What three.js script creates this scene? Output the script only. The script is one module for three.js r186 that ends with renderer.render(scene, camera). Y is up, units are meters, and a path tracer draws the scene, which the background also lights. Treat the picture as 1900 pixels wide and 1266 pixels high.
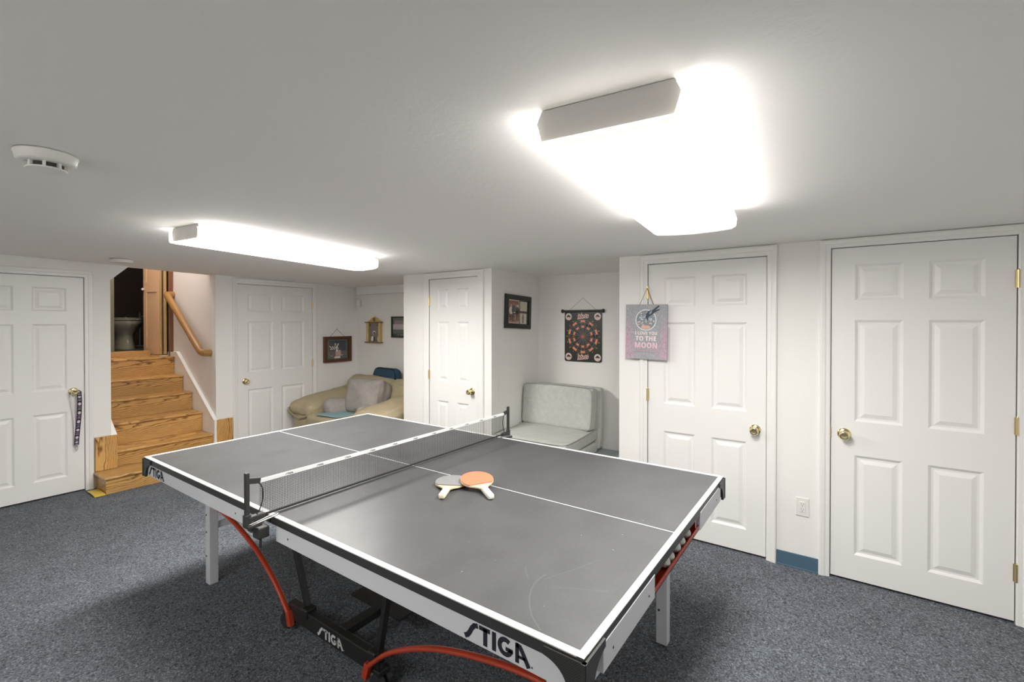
import * as THREE from 'three';
import { RoundedBoxGeometry } from 'three/addons/geometries/RoundedBoxGeometry.js';
import { mergeGeometries, mergeVertices } from 'three/addons/utils/BufferGeometryUtils.js';
import { ImprovedNoise } from 'three/addons/math/ImprovedNoise.js';
import { RectAreaLightUniformsLib } from 'three/addons/lights/RectAreaLightUniformsLib.js';

// ---------------------------------------------------------------- camera, light, exposure
const scene = new THREE.Scene();
scene.background = new THREE.Color(0x000000);
const camera = new THREE.PerspectiveCamera(72.33, 1900 / 1266, 0.05, 60);
camera.position.set(1.8415, 1.5237, 1.7133);
camera.rotation.order = 'YXZ';
camera.rotation.set(-0.0079, 0.6145, 0);
camera.setViewOffset(1900, 1266, 0, 29.3, 1900, 1266);
const renderer = new THREE.WebGLRenderer();
renderer.toneMapping = THREE.LinearToneMapping;
renderer.toneMappingExposure = 1.72;
renderer.shadowMap.enabled = true;
RectAreaLightUniformsLib.init();
const LAMP = { area: 18, glow: 7.5, color: new THREE.Color(1.0, 0.975, 0.93) };
const HALL = { intensity: 1.5, color: new THREE.Color(1.0, 0.92, 0.83) };

// ---------------------------------------------------------------- helpers
let seed = 12345;
const rnd = () => { seed = (seed * 1664525 + 1013904223) >>> 0; return seed / 4294967296; };
const noise = new ImprovedNoise();
const V = (x, y, z) => new THREE.Vector3(x, y, z);
const taken = {};
function numbered(n) { const k = taken[n] || 0; taken[n] = k + 1; return k ? `${n}_${String(k).padStart(3, '0')}` : n; }
function shade(o) { o.castShadow = true; o.receiveShadow = true; return o; }
function metric(g, swapY = false, turn = false) {
  if (g.index) g = g.toNonIndexed();
  if (!g.attributes.normal) g.computeVertexNormals();
  const p = g.attributes.position, n = g.attributes.normal, uv = new Float32Array(p.count * 2);
  for (let i = 0; i < p.count; i++) {
    const ax = Math.abs(n.getX(i)), ay = Math.abs(n.getY(i)), az = Math.abs(n.getZ(i));
    let u, v;
    if (ay >= ax && ay >= az) { u = p.getX(i); v = p.getZ(i); if (swapY) [u, v] = [v, u]; }
    else if (ax >= az) { u = p.getZ(i); v = p.getY(i); }
    else { u = p.getX(i); v = p.getY(i); }
    if (turn) [u, v] = [v, u];
    uv[2 * i] = u; uv[2 * i + 1] = v;
  }
  g.setAttribute('uv', new THREE.BufferAttribute(uv, 2));
  return g;
}
function join(gs) {
  if (!Array.isArray(gs)) return gs;
  if (gs.length === 1) return gs[0];
  gs = gs.map(g => { g = g.index ? g.toNonIndexed() : g; for (const k of Object.keys(g.attributes)) if (!['position', 'normal', 'uv'].includes(k)) g.deleteAttribute(k); if (!g.attributes.uv) g = metric(g); return g; });
  return mergeGeometries(gs);
}
function mirror(g, x, y, z) { // scale by -1 and keep faces the right way out
  g = g.index ? g.toNonIndexed() : g; g.scale(x, y, z);
  for (const a of Object.values(g.attributes)) for (let i = 0; i < a.count; i += 3) for (let k = 0; k < a.itemSize; k++) { const p = (i + 1) * a.itemSize + k, q = (i + 2) * a.itemSize + k, v = a.array[p]; a.array[p] = a.array[q]; a.array[q] = v; }
  return g;
}
function part(name, gs, m, parent, label) {
  const o = shade(new THREE.Mesh(join(gs), m)); o.name = name; parent.add(o);
  if (label) o.userData.label = label;
  return o;
}
function thing(name, label, category, pos = [0, 0, 0], turn = 0, group) {
  const o = new THREE.Group(); o.name = numbered(name); scene.add(o);
  o.position.set(...pos); o.rotation.y = turn; o.userData = { label, category };
  if (group) o.userData.group = group;
  return o;
}
function solo(name, label, category, gs, m, group) {
  const o = shade(new THREE.Mesh(join(gs), m)); o.name = numbered(name); scene.add(o);
  o.userData = { label, category }; if (group) o.userData.group = group;
  return o;
}
function struct(name, gs, m, label) {
  const o = shade(new THREE.Mesh(join(gs), m)); o.name = name; scene.add(o); o.userData = { kind: 'structure' };
  if (label) o.userData.label = label;
  return o;
}
function structGroup(name, label, pos = [0, 0, 0], turn = 0) {
  const o = new THREE.Group(); o.name = name; scene.add(o); o.position.set(...pos); o.rotation.y = turn;
  o.userData = { kind: 'structure', label }; return o;
}
const box = (x0, x1, y0, y1, z0, z1) => new THREE.BoxGeometry(x1 - x0, y1 - y0, z1 - z0).translate((x0 + x1) / 2, (y0 + y1) / 2, (z0 + z1) / 2);
const rbox = (x0, x1, y0, y1, z0, z1, r = 0.004, s = 2) => new RoundedBoxGeometry(x1 - x0, y1 - y0, z1 - z0, s, Math.min(r, (x1 - x0) / 2.01, (y1 - y0) / 2.01, (z1 - z0) / 2.01)).translate((x0 + x1) / 2, (y0 + y1) / 2, (z0 + z1) / 2);
function bar(a, b, w, h = w, r = 0.003) {          // square bar from a to b
  const d = b.clone().sub(a), L = d.length();
  const g = new RoundedBoxGeometry(w, h, L, 2, r);
  const m = new THREE.Matrix4().lookAt(V(0, 0, 0), d.clone().negate(), Math.abs(d.y) > 0.99 * L ? V(0, 0, 1) : V(0, 1, 0));
  g.applyMatrix4(m); const c = a.clone().add(b).multiplyScalar(0.5);
  return g.translate(c.x, c.y, c.z);
}
function rod(a, b, r, r2 = r, n = 16) {
  const d = b.clone().sub(a), L = d.length();
  const g = new THREE.CylinderGeometry(r2, r, L, n);
  g.applyQuaternion(new THREE.Quaternion().setFromUnitVectors(V(0, 1, 0), d.normalize()));
  const c = a.clone().add(b).multiplyScalar(0.5);
  return g.translate(c.x, c.y, c.z);
}
const tube = (pts, r, n = 40, k = 10, closed = false) => new THREE.TubeGeometry(new THREE.CatmullRomCurve3(pts, closed), n, r, k, closed);
const lathe = (pts, n = 32) => new THREE.LatheGeometry(pts.map(p => new THREE.Vector2(p[0], p[1])), n);
function poly(pts) { const s = new THREE.Shape(); pts.forEach((p, i) => i ? s.lineTo(p[0], p[1]) : s.moveTo(p[0], p[1])); s.closePath(); return s; }
const ext = (shape, d, bevel = 0) => new THREE.ExtrudeGeometry(shape, { depth: d, bevelEnabled: bevel > 0, bevelSize: bevel, bevelThickness: bevel, bevelSegments: 2, curveSegments: 20 });
function cushion(w, h, d, r, { puff = [0, 0, 0], n = 18, rough = 0, freq = 6, off = 0 } = {}) {
  const g0 = new THREE.BoxGeometry(2, 2, 2, n, n, n); g0.deleteAttribute('uv'); g0.deleteAttribute('normal');
  const g = mergeVertices(g0, 1e-4), p = g.attributes.position, H = [w / 2, h / 2, d / 2];
  for (let i = 0; i < p.count; i++) {
    const c = [p.getX(i), p.getY(i), p.getZ(i)].map(t => Math.sign(t) * Math.pow(Math.abs(t), 0.8));
    const q = c.map((t, k) => t * H[k]), inn = q.map((t, k) => Math.max(-(H[k] - r), Math.min(H[k] - r, t)));
    let e = q.map((t, k) => t - inn[k]); const L = Math.hypot(...e);
    if (L > 1e-6) e = e.map(t => t / L * r);
    const f = c.map(t => 1 - t * t);
    const o = inn.map((t, k) => t + e[k]);
    for (let k = 0; k < 3; k++) o[k] += Math.sign(c[k]) * puff[k] * f[(k + 1) % 3] * f[(k + 2) % 3] * Math.abs(c[k]);
    if (rough) {
      const s = rough * (noise.noise(o[0] * freq + off, o[1] * freq + off, o[2] * freq) + 0.5 * noise.noise(o[0] * freq * 2.3, o[1] * freq * 2.3 + off, o[2] * freq * 2.3));
      const L2 = Math.hypot(...o) || 1; for (let k = 0; k < 3; k++) o[k] += o[k] / L2 * s;
    }
    p.setXYZ(i, ...o);
  }
  g.computeVertexNormals();
  const u = g.toNonIndexed(); const pos = u.attributes.position, uv = new Float32Array(pos.count * 2);
  for (let i = 0; i < pos.count; i++) { uv[2 * i] = pos.getX(i) + pos.getZ(i); uv[2 * i + 1] = pos.getY(i) + 0.4 * pos.getZ(i); }
  u.setAttribute('uv', new THREE.BufferAttribute(uv, 2));
  return u;
}
function strip(pts, w) {                            // flat stroke of width w in the xy plane
  const P = [], I = [];
  pts.forEach((p, i) => {
    const a = pts[Math.max(0, i - 1)], b = pts[Math.min(pts.length - 1, i + 1)];
    let dx = b[0] - a[0], dy = b[1] - a[1]; const L = Math.hypot(dx, dy); dx /= L; dy /= L;
    P.push(p[0] - dy * w / 2, p[1] + dx * w / 2, 0, p[0] + dy * w / 2, p[1] - dx * w / 2, 0);
    if (i) { const k = 2 * i; I.push(k - 2, k - 1, k, k, k - 1, k + 1); }
  });
  const g = new THREE.BufferGeometry(); g.setAttribute('position', new THREE.Float32BufferAttribute(P, 3)); g.setIndex(I);
  g.computeVertexNormals(); g.setAttribute('uv', new THREE.BufferAttribute(new Float32Array(P.length / 3 * 2), 2));
  return g.toNonIndexed();
}
function lettering(h) {                             // the word on the aprons, h tall, starting at x = 0
  const arc = []; for (let a = 48; a <= 352; a += 16) arc.push([2.72 + 0.36 * Math.cos(a * Math.PI / 180), 0.5 + 0.37 * Math.sin(a * Math.PI / 180)]);
  const gs = [strip([[0.0, 0.06], [0.2, 0.16], [0.36, 0.36], [0.5, 0.62], [0.68, 0.82], [0.92, 0.87]], 0.27),
    strip([[1.0, 0.86], [1.74, 0.86]], 0.24), strip([[1.42, 0.9], [1.42, 0]], 0.27), strip([[2.0, 0.98], [2.0, 0]], 0.26),
    strip(arc, 0.25), strip([[2.74, 0.42], [3.2, 0.42]], 0.2),
    strip([[3.45, 0], [3.45, 0.98]], 0.22), strip([[3.4, 0.9], [3.62, 0.86], [3.8, 0.6], [4.15, 0.0]], 0.25), strip([[3.5, 0.34], [3.95, 0.34]], 0.16),
    strip([[4.3, 0.12], [4.38, 0.12]], 0.09)];
  return join(gs).scale(h, h, 1);
}
// ---------------------------------------------------------------- textures
const lin = c => c <= 0.0031308 ? c * 12.92 : 1.055 * Math.pow(c, 1 / 2.4) - 0.055;
function dataTex(w, h, f, srgb, sizeX, sizeY = sizeX) {
  const d = new Uint8Array(w * h * 4);
  for (let j = 0; j < h; j++) for (let i = 0; i < w; i++) { const c = f(i / w, j / h, i, j), k = 4 * (j * w + i); d[k] = c[0]; d[k + 1] = c[1]; d[k + 2] = c[2]; d[k + 3] = 255; }
  const t = new THREE.DataTexture(d, w, h); t.wrapS = t.wrapT = THREE.RepeatWrapping; t.magFilter = THREE.LinearFilter; t.minFilter = THREE.LinearMipmapLinearFilter; t.generateMipmaps = true;
  if (srgb) t.colorSpace = THREE.SRGBColorSpace; t.repeat.set(1 / sizeX, 1 / sizeY); t.needsUpdate = true; return t;
}
const clamp = (x, a = 0, b = 255) => Math.max(a, Math.min(b, x));
// tiling value noise
function vnoise(n, sd) {
  const r = []; let s = sd; for (let i = 0; i < n * n; i++) { s = (s * 1664525 + 1013904223) >>> 0; r.push(s / 4294967296); }
  return (u, v) => { const x = u * n, y = v * n, i = Math.floor(x), j = Math.floor(y), a = x - i, b = y - j, g = (p, q) => r[(((q % n) + n) % n) * n + ((p % n) + n) % n]; const e = a * a * (3 - 2 * a), f = b * b * (3 - 2 * b); return (g(i, j) * (1 - e) + g(i + 1, j) * e) * (1 - f) + (g(i, j + 1) * (1 - e) + g(i + 1, j + 1) * e) * f; };
}
const n4 = vnoise(6, 1), n16 = vnoise(18, 2), n64 = vnoise(64, 3), n256 = vnoise(256, 4), n512 = vnoise(420, 5);
const carpetTex = dataTex(1024, 1024, (u, v) => {
  const s = n512(u, v), t = n256(u + 0.31, v + 0.17), c = n16(u, v);
  let k = 0.61 + 0.36 * (s - 0.5) + 0.30 * (t - 0.5) + 0.08 * (c - 0.5);
  const light = s > 0.8 ? 26 : 0, dark = t < 0.2 ? -16 : 0;
  return [clamp(118 * k + 22 + light + dark), clamp(123 * k + 24 + light + dark), clamp(131 * k + 26 + light * 0.9 + dark)];
}, true, 1.7);
const carpetBump = dataTex(512, 512, (u, v) => { const s = clamp(255 * (0.5 * n256(u, v) + 0.5 * n512(u, v))); return [s, s, s]; }, false, 0.85);
const plasterBump = dataTex(512, 512, (u, v) => { const s = clamp(255 * (0.5 * n64(u, v) + 0.3 * n256(u, v) + 0.2 * n16(u, v))); return [s, s, s]; }, false, 0.9);
function oak(sd, light = 1) {
  const a = vnoise(5, sd), b = vnoise(24, sd + 9), c = vnoise(200, sd + 5);
  return dataTex(1024, 512, (u, v) => {
    let d = Math.abs((((v + 0.05 * (a(u, v) - 0.5) + 0.1) % 1) + 1) % 1 - 0.5) * 0.3;   // metres from the heart line; tile 1.2 m x 0.3 m
    const f = 420 * d * d - 5 * u + 2.2 * a(u, v) + 0.5 * b(u, v) + 20;
    const p = f - Math.floor(f), line = p < 0.34 ? 1 - p / 0.34 : Math.max(0, (p - 0.92) / 0.08);
    const streak = c(u * 0.25, v * 1.0), fib = n512(u * 0.06, v * 0.8);
    const dk = Math.min(1, line * (0.35 + 0.9 * streak));
    const k = light * (1 - 0.10 * (fib - 0.5) + 0.10 * (a(u + 0.4, v) - 0.5));
    return [clamp((208 - 104 * dk) * k), clamp((163 - 98 * dk) * k), clamp((99 - 72 * dk) * k)];
  }, true, 1.2, 0.3);
}
const oakA = oak(11), oakB = oak(47, 0.97), oakC = oak(83, 1.03);
const leatherBump = dataTex(256, 256, (u, v) => { const s = clamp(255 * (0.6 * n64(u, v) + 0.4 * n16(u, v))); return [s, s, s]; }, false, 0.25);
const weaveBump = dataTex(256, 256, (u, v, i, j) => { const s = ((i >> 1) + (j >> 1)) % 2 ? 190 : 90; return [clamp(s + 60 * (n64(u, v) - 0.5)), s, s]; }, false, 0.12);
const suedeTex = dataTex(256, 256, (u, v) => { const k = 1 + 0.05 * (n16(u, v) - 0.5) + 0.05 * (n64(u, v) - 0.5); return [clamp(188 * k), clamp(190 * k), clamp(184 * k)]; }, true, 0.5);
const plushTex = dataTex(256, 256, (u, v) => { const k = 1 + 0.05 * (n16(u, v) - 0.5) + 0.06 * (n64(u, v) - 0.5); return [clamp(160 * k), clamp(154 * k), clamp(149 * k)]; }, true, 0.4);
const tableTex = dataTex(1024, 1024, (u, v) => {
  const k = 1 + 0.06 * (n16(u, v) - 0.5) + 0.05 * (n256(u, v) - 0.5); return [clamp(78 * k), clamp(79 * k), clamp(80 * k)];
}, true, 1.4);
const tableRough = dataTex(512, 512, (u, v) => { const s = clamp(255 * (0.40 + 0.05 * (n16(u, v) - 0.5) + 0.04 * (n256(u, v) - 0.5))); return [s, s, s]; }, false, 1.4);
function canvasTex(w, h, draw) {
  const c = document.createElement('canvas'); c.width = w; c.height = h; const x = c.getContext('2d'); draw(x, w, h);
  const t = new THREE.CanvasTexture(c); t.colorSpace = THREE.SRGBColorSpace; return t;
}
// ---------------------------------------------------------------- materials
const std = (color, roughness = 0.6, o = {}) => new THREE.MeshStandardMaterial({ color, roughness, ...o });
const rgb = (r, g, b) => new THREE.Color().setRGB(r, g, b);
const M = {
  wall: std(rgb(0.86, 0.845, 0.82), 0.75, { bumpMap: plasterBump, bumpScale: 0.0006 }),
  ceil: std(rgb(0.89, 0.87, 0.85), 0.9, { bumpMap: plasterBump, bumpScale: 0.0006 }),
  stairwall: std(rgb(0.82, 0.785, 0.77), 0.75, { bumpMap: plasterBump, bumpScale: 0.0006 }),
  trim: std(rgb(0.86, 0.85, 0.83), 0.38),
  door: std(rgb(0.86, 0.85, 0.835), 0.42),
  carpet: std(0xffffff, 0.97, { map: carpetTex, bumpMap: carpetBump, bumpScale: 0.004 }),
  platform: std(rgb(0.36, 0.40, 0.43), 0.9, { bumpMap: carpetBump, bumpScale: 0.002 }),
  brass: std(rgb(0.82, 0.70, 0.40), 0.14, { metalness: 1 }),
  brassSatin: std(rgb(0.78, 0.65, 0.38), 0.35, { metalness: 1 }),
  blueBase: std(rgb(0.07, 0.135, 0.20), 0.5),
  oakA: std(0xffffff, 0.32, { map: oakA }), oakB: std(0xffffff, 0.32, { map: oakB }), oakC: std(0xffffff, 0.34, { map: oakC }),
  rail: std(rgb(0.36, 0.19, 0.065), 0.28),
  maple: std(rgb(0.72, 0.47, 0.28), 0.45), mapleEdge: std(rgb(0.52, 0.38, 0.16), 0.5),
  brownWood: std(rgb(0.23, 0.105, 0.06), 0.45),
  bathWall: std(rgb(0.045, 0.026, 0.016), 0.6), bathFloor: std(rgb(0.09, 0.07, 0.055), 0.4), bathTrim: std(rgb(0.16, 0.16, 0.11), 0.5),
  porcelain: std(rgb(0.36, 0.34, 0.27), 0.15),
  blackPlastic: std(rgb(0.03, 0.03, 0.031), 0.5), blackMetal: std(rgb(0.02, 0.02, 0.02), 0.4),
  darkEdge: std(rgb(0.035, 0.036, 0.037), 0.4),
  top: std(0xffffff, 1, { map: tableTex, roughnessMap: tableRough }),
  line: std(rgb(0.86, 0.86, 0.85), 0.45),
  silver: std(rgb(0.71, 0.725, 0.765), 0.42),
  red: std(rgb(0.50, 0.055, 0.022), 0.3),
  ink: std(rgb(0.012, 0.014, 0.026), 0.8), white: std(rgb(0.85, 0.85, 0.84), 0.5), paleInk: std(rgb(0.62, 0.64, 0.66), 0.5),
  string: std(rgb(0.03, 0.03, 0.032), 0.8), chrome: std(rgb(0.50, 0.50, 0.50), 0.42, { metalness: 1 }),
  fixture: std(rgb(0.62, 0.60, 0.585), 0.5), plasticWhite: std(rgb(0.80, 0.79, 0.76), 0.4), slot: std(rgb(0.05, 0.05, 0.045), 0.7),
  leather: std(rgb(0.45, 0.375, 0.245), 0.55, { bumpMap: leatherBump, bumpScale: 0.003 }), leatherSeam: std(rgb(0.38, 0.31, 0.19), 0.6),
  suede: std(0xffffff, 0.95, { map: suedeTex, bumpMap: weaveBump, bumpScale: 0.0006 }), suedeSeam: std(rgb(0.36, 0.36, 0.345), 0.9),
  plush: std(0xffffff, 1, { map: plushTex, bumpMap: weaveBump, bumpScale: 0.0008 }),
  navy: std(rgb(0.028, 0.07, 0.12), 0.85, { bumpMap: weaveBump, bumpScale: 0.0008 }), navyDark: std(rgb(0.006, 0.012, 0.025), 0.8),
  aqua: std(rgb(0.26, 0.43, 0.47), 0.5), yellow: std(rgb(0.72, 0.53, 0.07), 0.4),
  paddleRed: std(rgb(0.84, 0.19, 0.10), 0.85), paddleGrey: std(rgb(0.24, 0.24, 0.245), 0.42), blade: std(rgb(0.70, 0.56, 0.36), 0.5), paleWood: std(rgb(0.80, 0.72, 0.56), 0.5), spongeBlack: std(rgb(0.03, 0.025, 0.025), 0.7), spongeRed: std(rgb(0.45, 0.05, 0.05), 0.7),
  ball: std(rgb(0.83, 0.82, 0.79), 0.4),
  frameBrown: std(rgb(0.105, 0.036, 0.017), 0.35), frameBlack: std(rgb(0.022, 0.024, 0.02), 0.35), pine: std(rgb(0.62, 0.43, 0.17), 0.45), pineDark: std(rgb(0.22, 0.13, 0.04), 0.5),
  matBoard: std(rgb(0.13, 0.13, 0.125), 0.6),
  glass: new THREE.MeshPhysicalMaterial({ color: 0xffffff, roughness: 0.03, transmission: 1, thickness: 0, ior: 1.45 }),
};
const padTex = dataTex(64, 64, (u, v, i, j) => { const c = ((i >> 2) + (j >> 2)) % 2 ? 66 : 34; return [c, c, c - 2]; }, true, 0.05);
const padMat = std(0xffffff, 0.45, { map: padTex });
const print = (t, r = 0.5) => new THREE.MeshStandardMaterial({ map: t, roughness: r });

// ---------------------------------------------------------------- room shell
const ceilY = z => 2.012 + 0.022 * (z + 1.66);
const ZR = -1.655, XL = -3.73, T = 0.1;
function wallGeo(outline, holes) { const s = poly(outline); for (const h of holes) s.holes.push(poly(h)); return metric(ext(s, T).translate(0, 0, -T)); }
const rect = (a, b, c, d) => [[a, c], [b, c], [b, d], [a, d]];
struct('floor', metric(box(-3.95, 3.5, -0.12, 0, -2.7, 3.3)), M.carpet, 'blue-grey speckled loop carpet');
{ // ceiling, falling a little towards the back
  const g = new THREE.BoxGeometry(7.3, 0.12, 6.0, 1, 1, 1); g.translate(3.45 - 3.65, 0.06, 0.3);
  const p = g.attributes.position; for (let i = 0; i < p.count; i++) p.setY(i, p.getY(i) + ceilY(p.getZ(i)));
  g.computeVertexNormals(); struct('ceiling', metric(g), M.ceil, 'low white plaster ceiling');
}
const doors = { // x0, x1 along the wall, height
  R1: [0.686, 1.451, 1.938], R2: [1.794, 2.559, 1.955], N: [-1.556, -0.928, 1.944], L1: [-1.270, -0.504, 1.916], L2: [0.806, 1.716, 1.948] };
const doorHole = ([a, b, h]) => rect(a - 0.004, b + 0.004, -0.2, h + 0.004);
function holed(x0, x1, y1, list) { // wall outline with door notches cut from the bottom edge
  const o = [[x0, -0.05]];
  for (const [a, b, h] of list) o.push([a - 0.004, -0.05], [a - 0.004, h + 0.004], [b + 0.004, h + 0.004], [b + 0.004, -0.05]);
  o.push([x1, -0.05], [x1, y1], [x0, y1]); return o;
}
struct('wall_right', wallGeo(holed(0.463, 3.4, 2.1, [doors.R1, doors.R2]), []).translate(0, 0, ZR), M.wall);
struct('wall_closet_front', wallGeo(holed(-1.938, -0.765, 2.1, [doors.N]), []).translate(0, 0, ZR - 0.002), M.wall);
struct('wall_alcove_left', metric(box(-0.865, -0.765, 0, 2.1, -2.57, ZR - T)), M.wall);
struct('wall_alcove_back', metric(box(-0.865, 0.563, 0, 2.1, -2.57, -2.47)), M.wall);
struct('wall_alcove_right', metric(box(0.463, 0.563, 0, 2.1, -2.47, ZR - T)), M.wall);
struct('wall_closet_side', metric(box(-1.938, -1.838, 0, 2.1, -2.5, ZR - T)), M.wall);
struct('wall_sofa_alcove_back', metric(box(-3.83, -1.838, 0, 2.1, -2.5, -2.4)), M.wall);
struct('trim_1', metric(rbox(-3.68, -1.94, 1.893, 2.02, -2.4, -2.345, 0.006)), M.wall, 'boxed beam along the top of the sofa alcove');
struct('alcove_platform', metric(rbox(-0.765, 0.463, 0, 0.30, -2.47, ZR - 0.03, 0.01)), M.platform, 'raised blue-grey ledge filling the alcove');
{ // left wall: local x = -world z
  const o = [[-3.2, -0.05]]; const [a1, b1, h1] = doors.L1, [a2, b2, h2] = doors.L2;
  o.push([a1 - .004, -.05], [a1 - .004, h1 + .004], [b1 + .004, h1 + .004], [b1 + .004, -.05]);
  o.push([-0.315, -.05], [-0.315, 1.91], [-0.15, 2.075], [-0.15, 2.10], [0.58, 2.10], [0.58, -.05]);
  o.push([a2 - .004, -.05], [a2 - .004, h2 + .004], [b2 + .004, h2 + .004], [b2 + .004, -.05], [2.4, -.05], [2.4, 2.15], [-3.2, 2.15]);
  struct('wall_left', wallGeo(o, []).rotateY(Math.PI / 2).translate(XL, 0, 0), M.wall);
}
struct('wall_near', metric(box(-3.83, 3.5, 0, 2.2, 3.2, 3.3)), M.wall);
struct('wall_far_right', metric(box(3.4, 3.5, 0, 2.2, -1.755, 3.2)), M.wall);
// stairwell and the room at its top
struct('wall_stair_right', metric(box(-5.0, XL - T, 0, 3.5, -0.68, -0.58)), M.stairwall);
struct('wall_stair_left', metric(box(-5.0, XL - T, 0, 3.5, 0.315, 0.415)), M.stairwall);
struct('wall_stair_header', metric(box(-3.95, -3.83, 2.165, 3.5, -0.58, 0.315)), M.stairwall);
struct('ceiling_stairwell', metric(box(-5.0, -3.83, 3.5, 3.6, -0.68, 0.415)), M.ceil);
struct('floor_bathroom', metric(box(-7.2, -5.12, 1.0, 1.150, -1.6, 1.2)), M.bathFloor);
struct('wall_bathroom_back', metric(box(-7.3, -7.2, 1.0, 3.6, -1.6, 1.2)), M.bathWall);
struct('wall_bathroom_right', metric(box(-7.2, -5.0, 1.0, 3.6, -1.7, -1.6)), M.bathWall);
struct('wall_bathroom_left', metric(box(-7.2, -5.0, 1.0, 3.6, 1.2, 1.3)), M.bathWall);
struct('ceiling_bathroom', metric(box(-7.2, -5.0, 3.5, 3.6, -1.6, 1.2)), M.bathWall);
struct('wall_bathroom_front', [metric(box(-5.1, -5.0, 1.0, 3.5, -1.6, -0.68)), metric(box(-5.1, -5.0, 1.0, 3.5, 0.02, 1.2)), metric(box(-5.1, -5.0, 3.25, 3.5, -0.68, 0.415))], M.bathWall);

// ---------------------------------------------------------------- door builder
function panelGeo(w, h) {       // raised panel: concentric rectangles stepping in and out
  const rings = [[0, 0], [0.006, -0.004], [0.014, -0.010], [0.024, -0.010], [0.046, -0.0025]];
  const P = []; const quad = (a, b, c, d) => P.push(...a, ...b, ...c, ...a, ...c, ...d);
  const cor = ([o, z]) => [[o, o, z], [w - o, o, z], [w - o, h - o, z], [o, h - o, z]];
  for (let i = 0; i < rings.length - 1; i++) { const A = cor(rings[i]), B = cor(rings[i + 1]); for (let k = 0; k < 4; k++) { const l = (k + 1) % 4; quad(A[k], A[l], B[l], B[k]); } }
  const C = cor(rings[rings.length - 1]); quad(C[0], C[1], C[2], C[3]);
  const g = new THREE.BufferGeometry(); g.setAttribute('position', new THREE.Float32BufferAttribute(P, 3)); g.computeVertexNormals(); return metric(g);
}
const knobProfile = [[0, 0], [0.033, 0], [0.033, 0.004], [0.028, 0.009], [0.014, 0.012], [0.011, 0.022], [0.013, 0.028], [0.022, 0.034], [0.0265, 0.044], [0.0265, 0.052], [0.023, 0.060], [0.018, 0.063], [0.015, 0.061], [0.006, 0.0605], [0, 0.0605]];
const rosetteGeo = lathe([[0, 0], [0.034, 0], [0.034, 0.003], [0.029, 0.008], [0.016, 0.011], [0, 0.011]], 32).rotateX(Math.PI / 2);
const knobGeo = lathe([[0.011, 0.008], [0.011, 0.022], [0.014, 0.028], [0.022, 0.034], [0.0265, 0.044], [0.0265, 0.052], [0.023, 0.060], [0.018, 0.0625], [0.015, 0.061], [0.006, 0.0608], [0, 0.0608]], 32).rotateX(Math.PI / 2);
function hingeGeo() { return [rod(V(0, -0.045, 0.006), V(0, 0.045, 0.006), 0.0065), rod(V(0, 0.045, 0.006), V(0, 0.052, 0.006), 0.004, 0.002), box(-0.011, 0.011, -0.044, 0.044, -0.001, 0.002)]; }
function sixPanelDoor(name, label, pos, turn, w, h, knobX, knobY, hingeX, hingeYs, latchX) {
  const t = structGroup(name, label, pos, turn);
  const y0 = 0.014, s = poly(rect(0, w, y0, h)), st = 0.112, mu = 0.106, pw = (w - 2 * st - mu) / 2, k = h / 1.955;
  const cols = [st, st + pw + mu], rows = [[0.161, 0.744], [0.942, 1.532], [1.646, 1.855]];
  const spots = [];
  for (const x of cols) for (const [a, b] of rows) { spots.push([x, a * k, pw, (b - a) * k]); s.holes.push(poly(rect(x, x + pw, a * k, b * k))); }
  part('door_slab', [metric(ext(s, 0.014).translate(0, 0, -0.014)), metric(box(0, w, y0, h, -0.036, -0.0141))], M.door, t);
  for (const [x, y, pw2, ph] of spots) part('panel', panelGeo(pw2, ph).translate(x, y, 0), M.door, t);
  if (knobX !== null) {
    const kn = part('knob', knobGeo.clone().translate(knobX, knobY, 0), M.brass, t, 'polished brass door knob');
    part('rosette', rosetteGeo.clone().translate(knobX, knobY, 0), M.brass, kn);
  }
  for (const y of hingeYs) part('hinge', join(hingeGeo()).translate(hingeX, y, 0.004), M.brassSatin, t, 'brass hinge');
  if (latchX !== undefined) part('strike_plate', rbox(latchX - 0.003, latchX + 0.007, knobY - 0.03, knobY + 0.03, -0.003, 0.0015, 0.001), M.brassSatin, t);
  return t;
}
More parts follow.
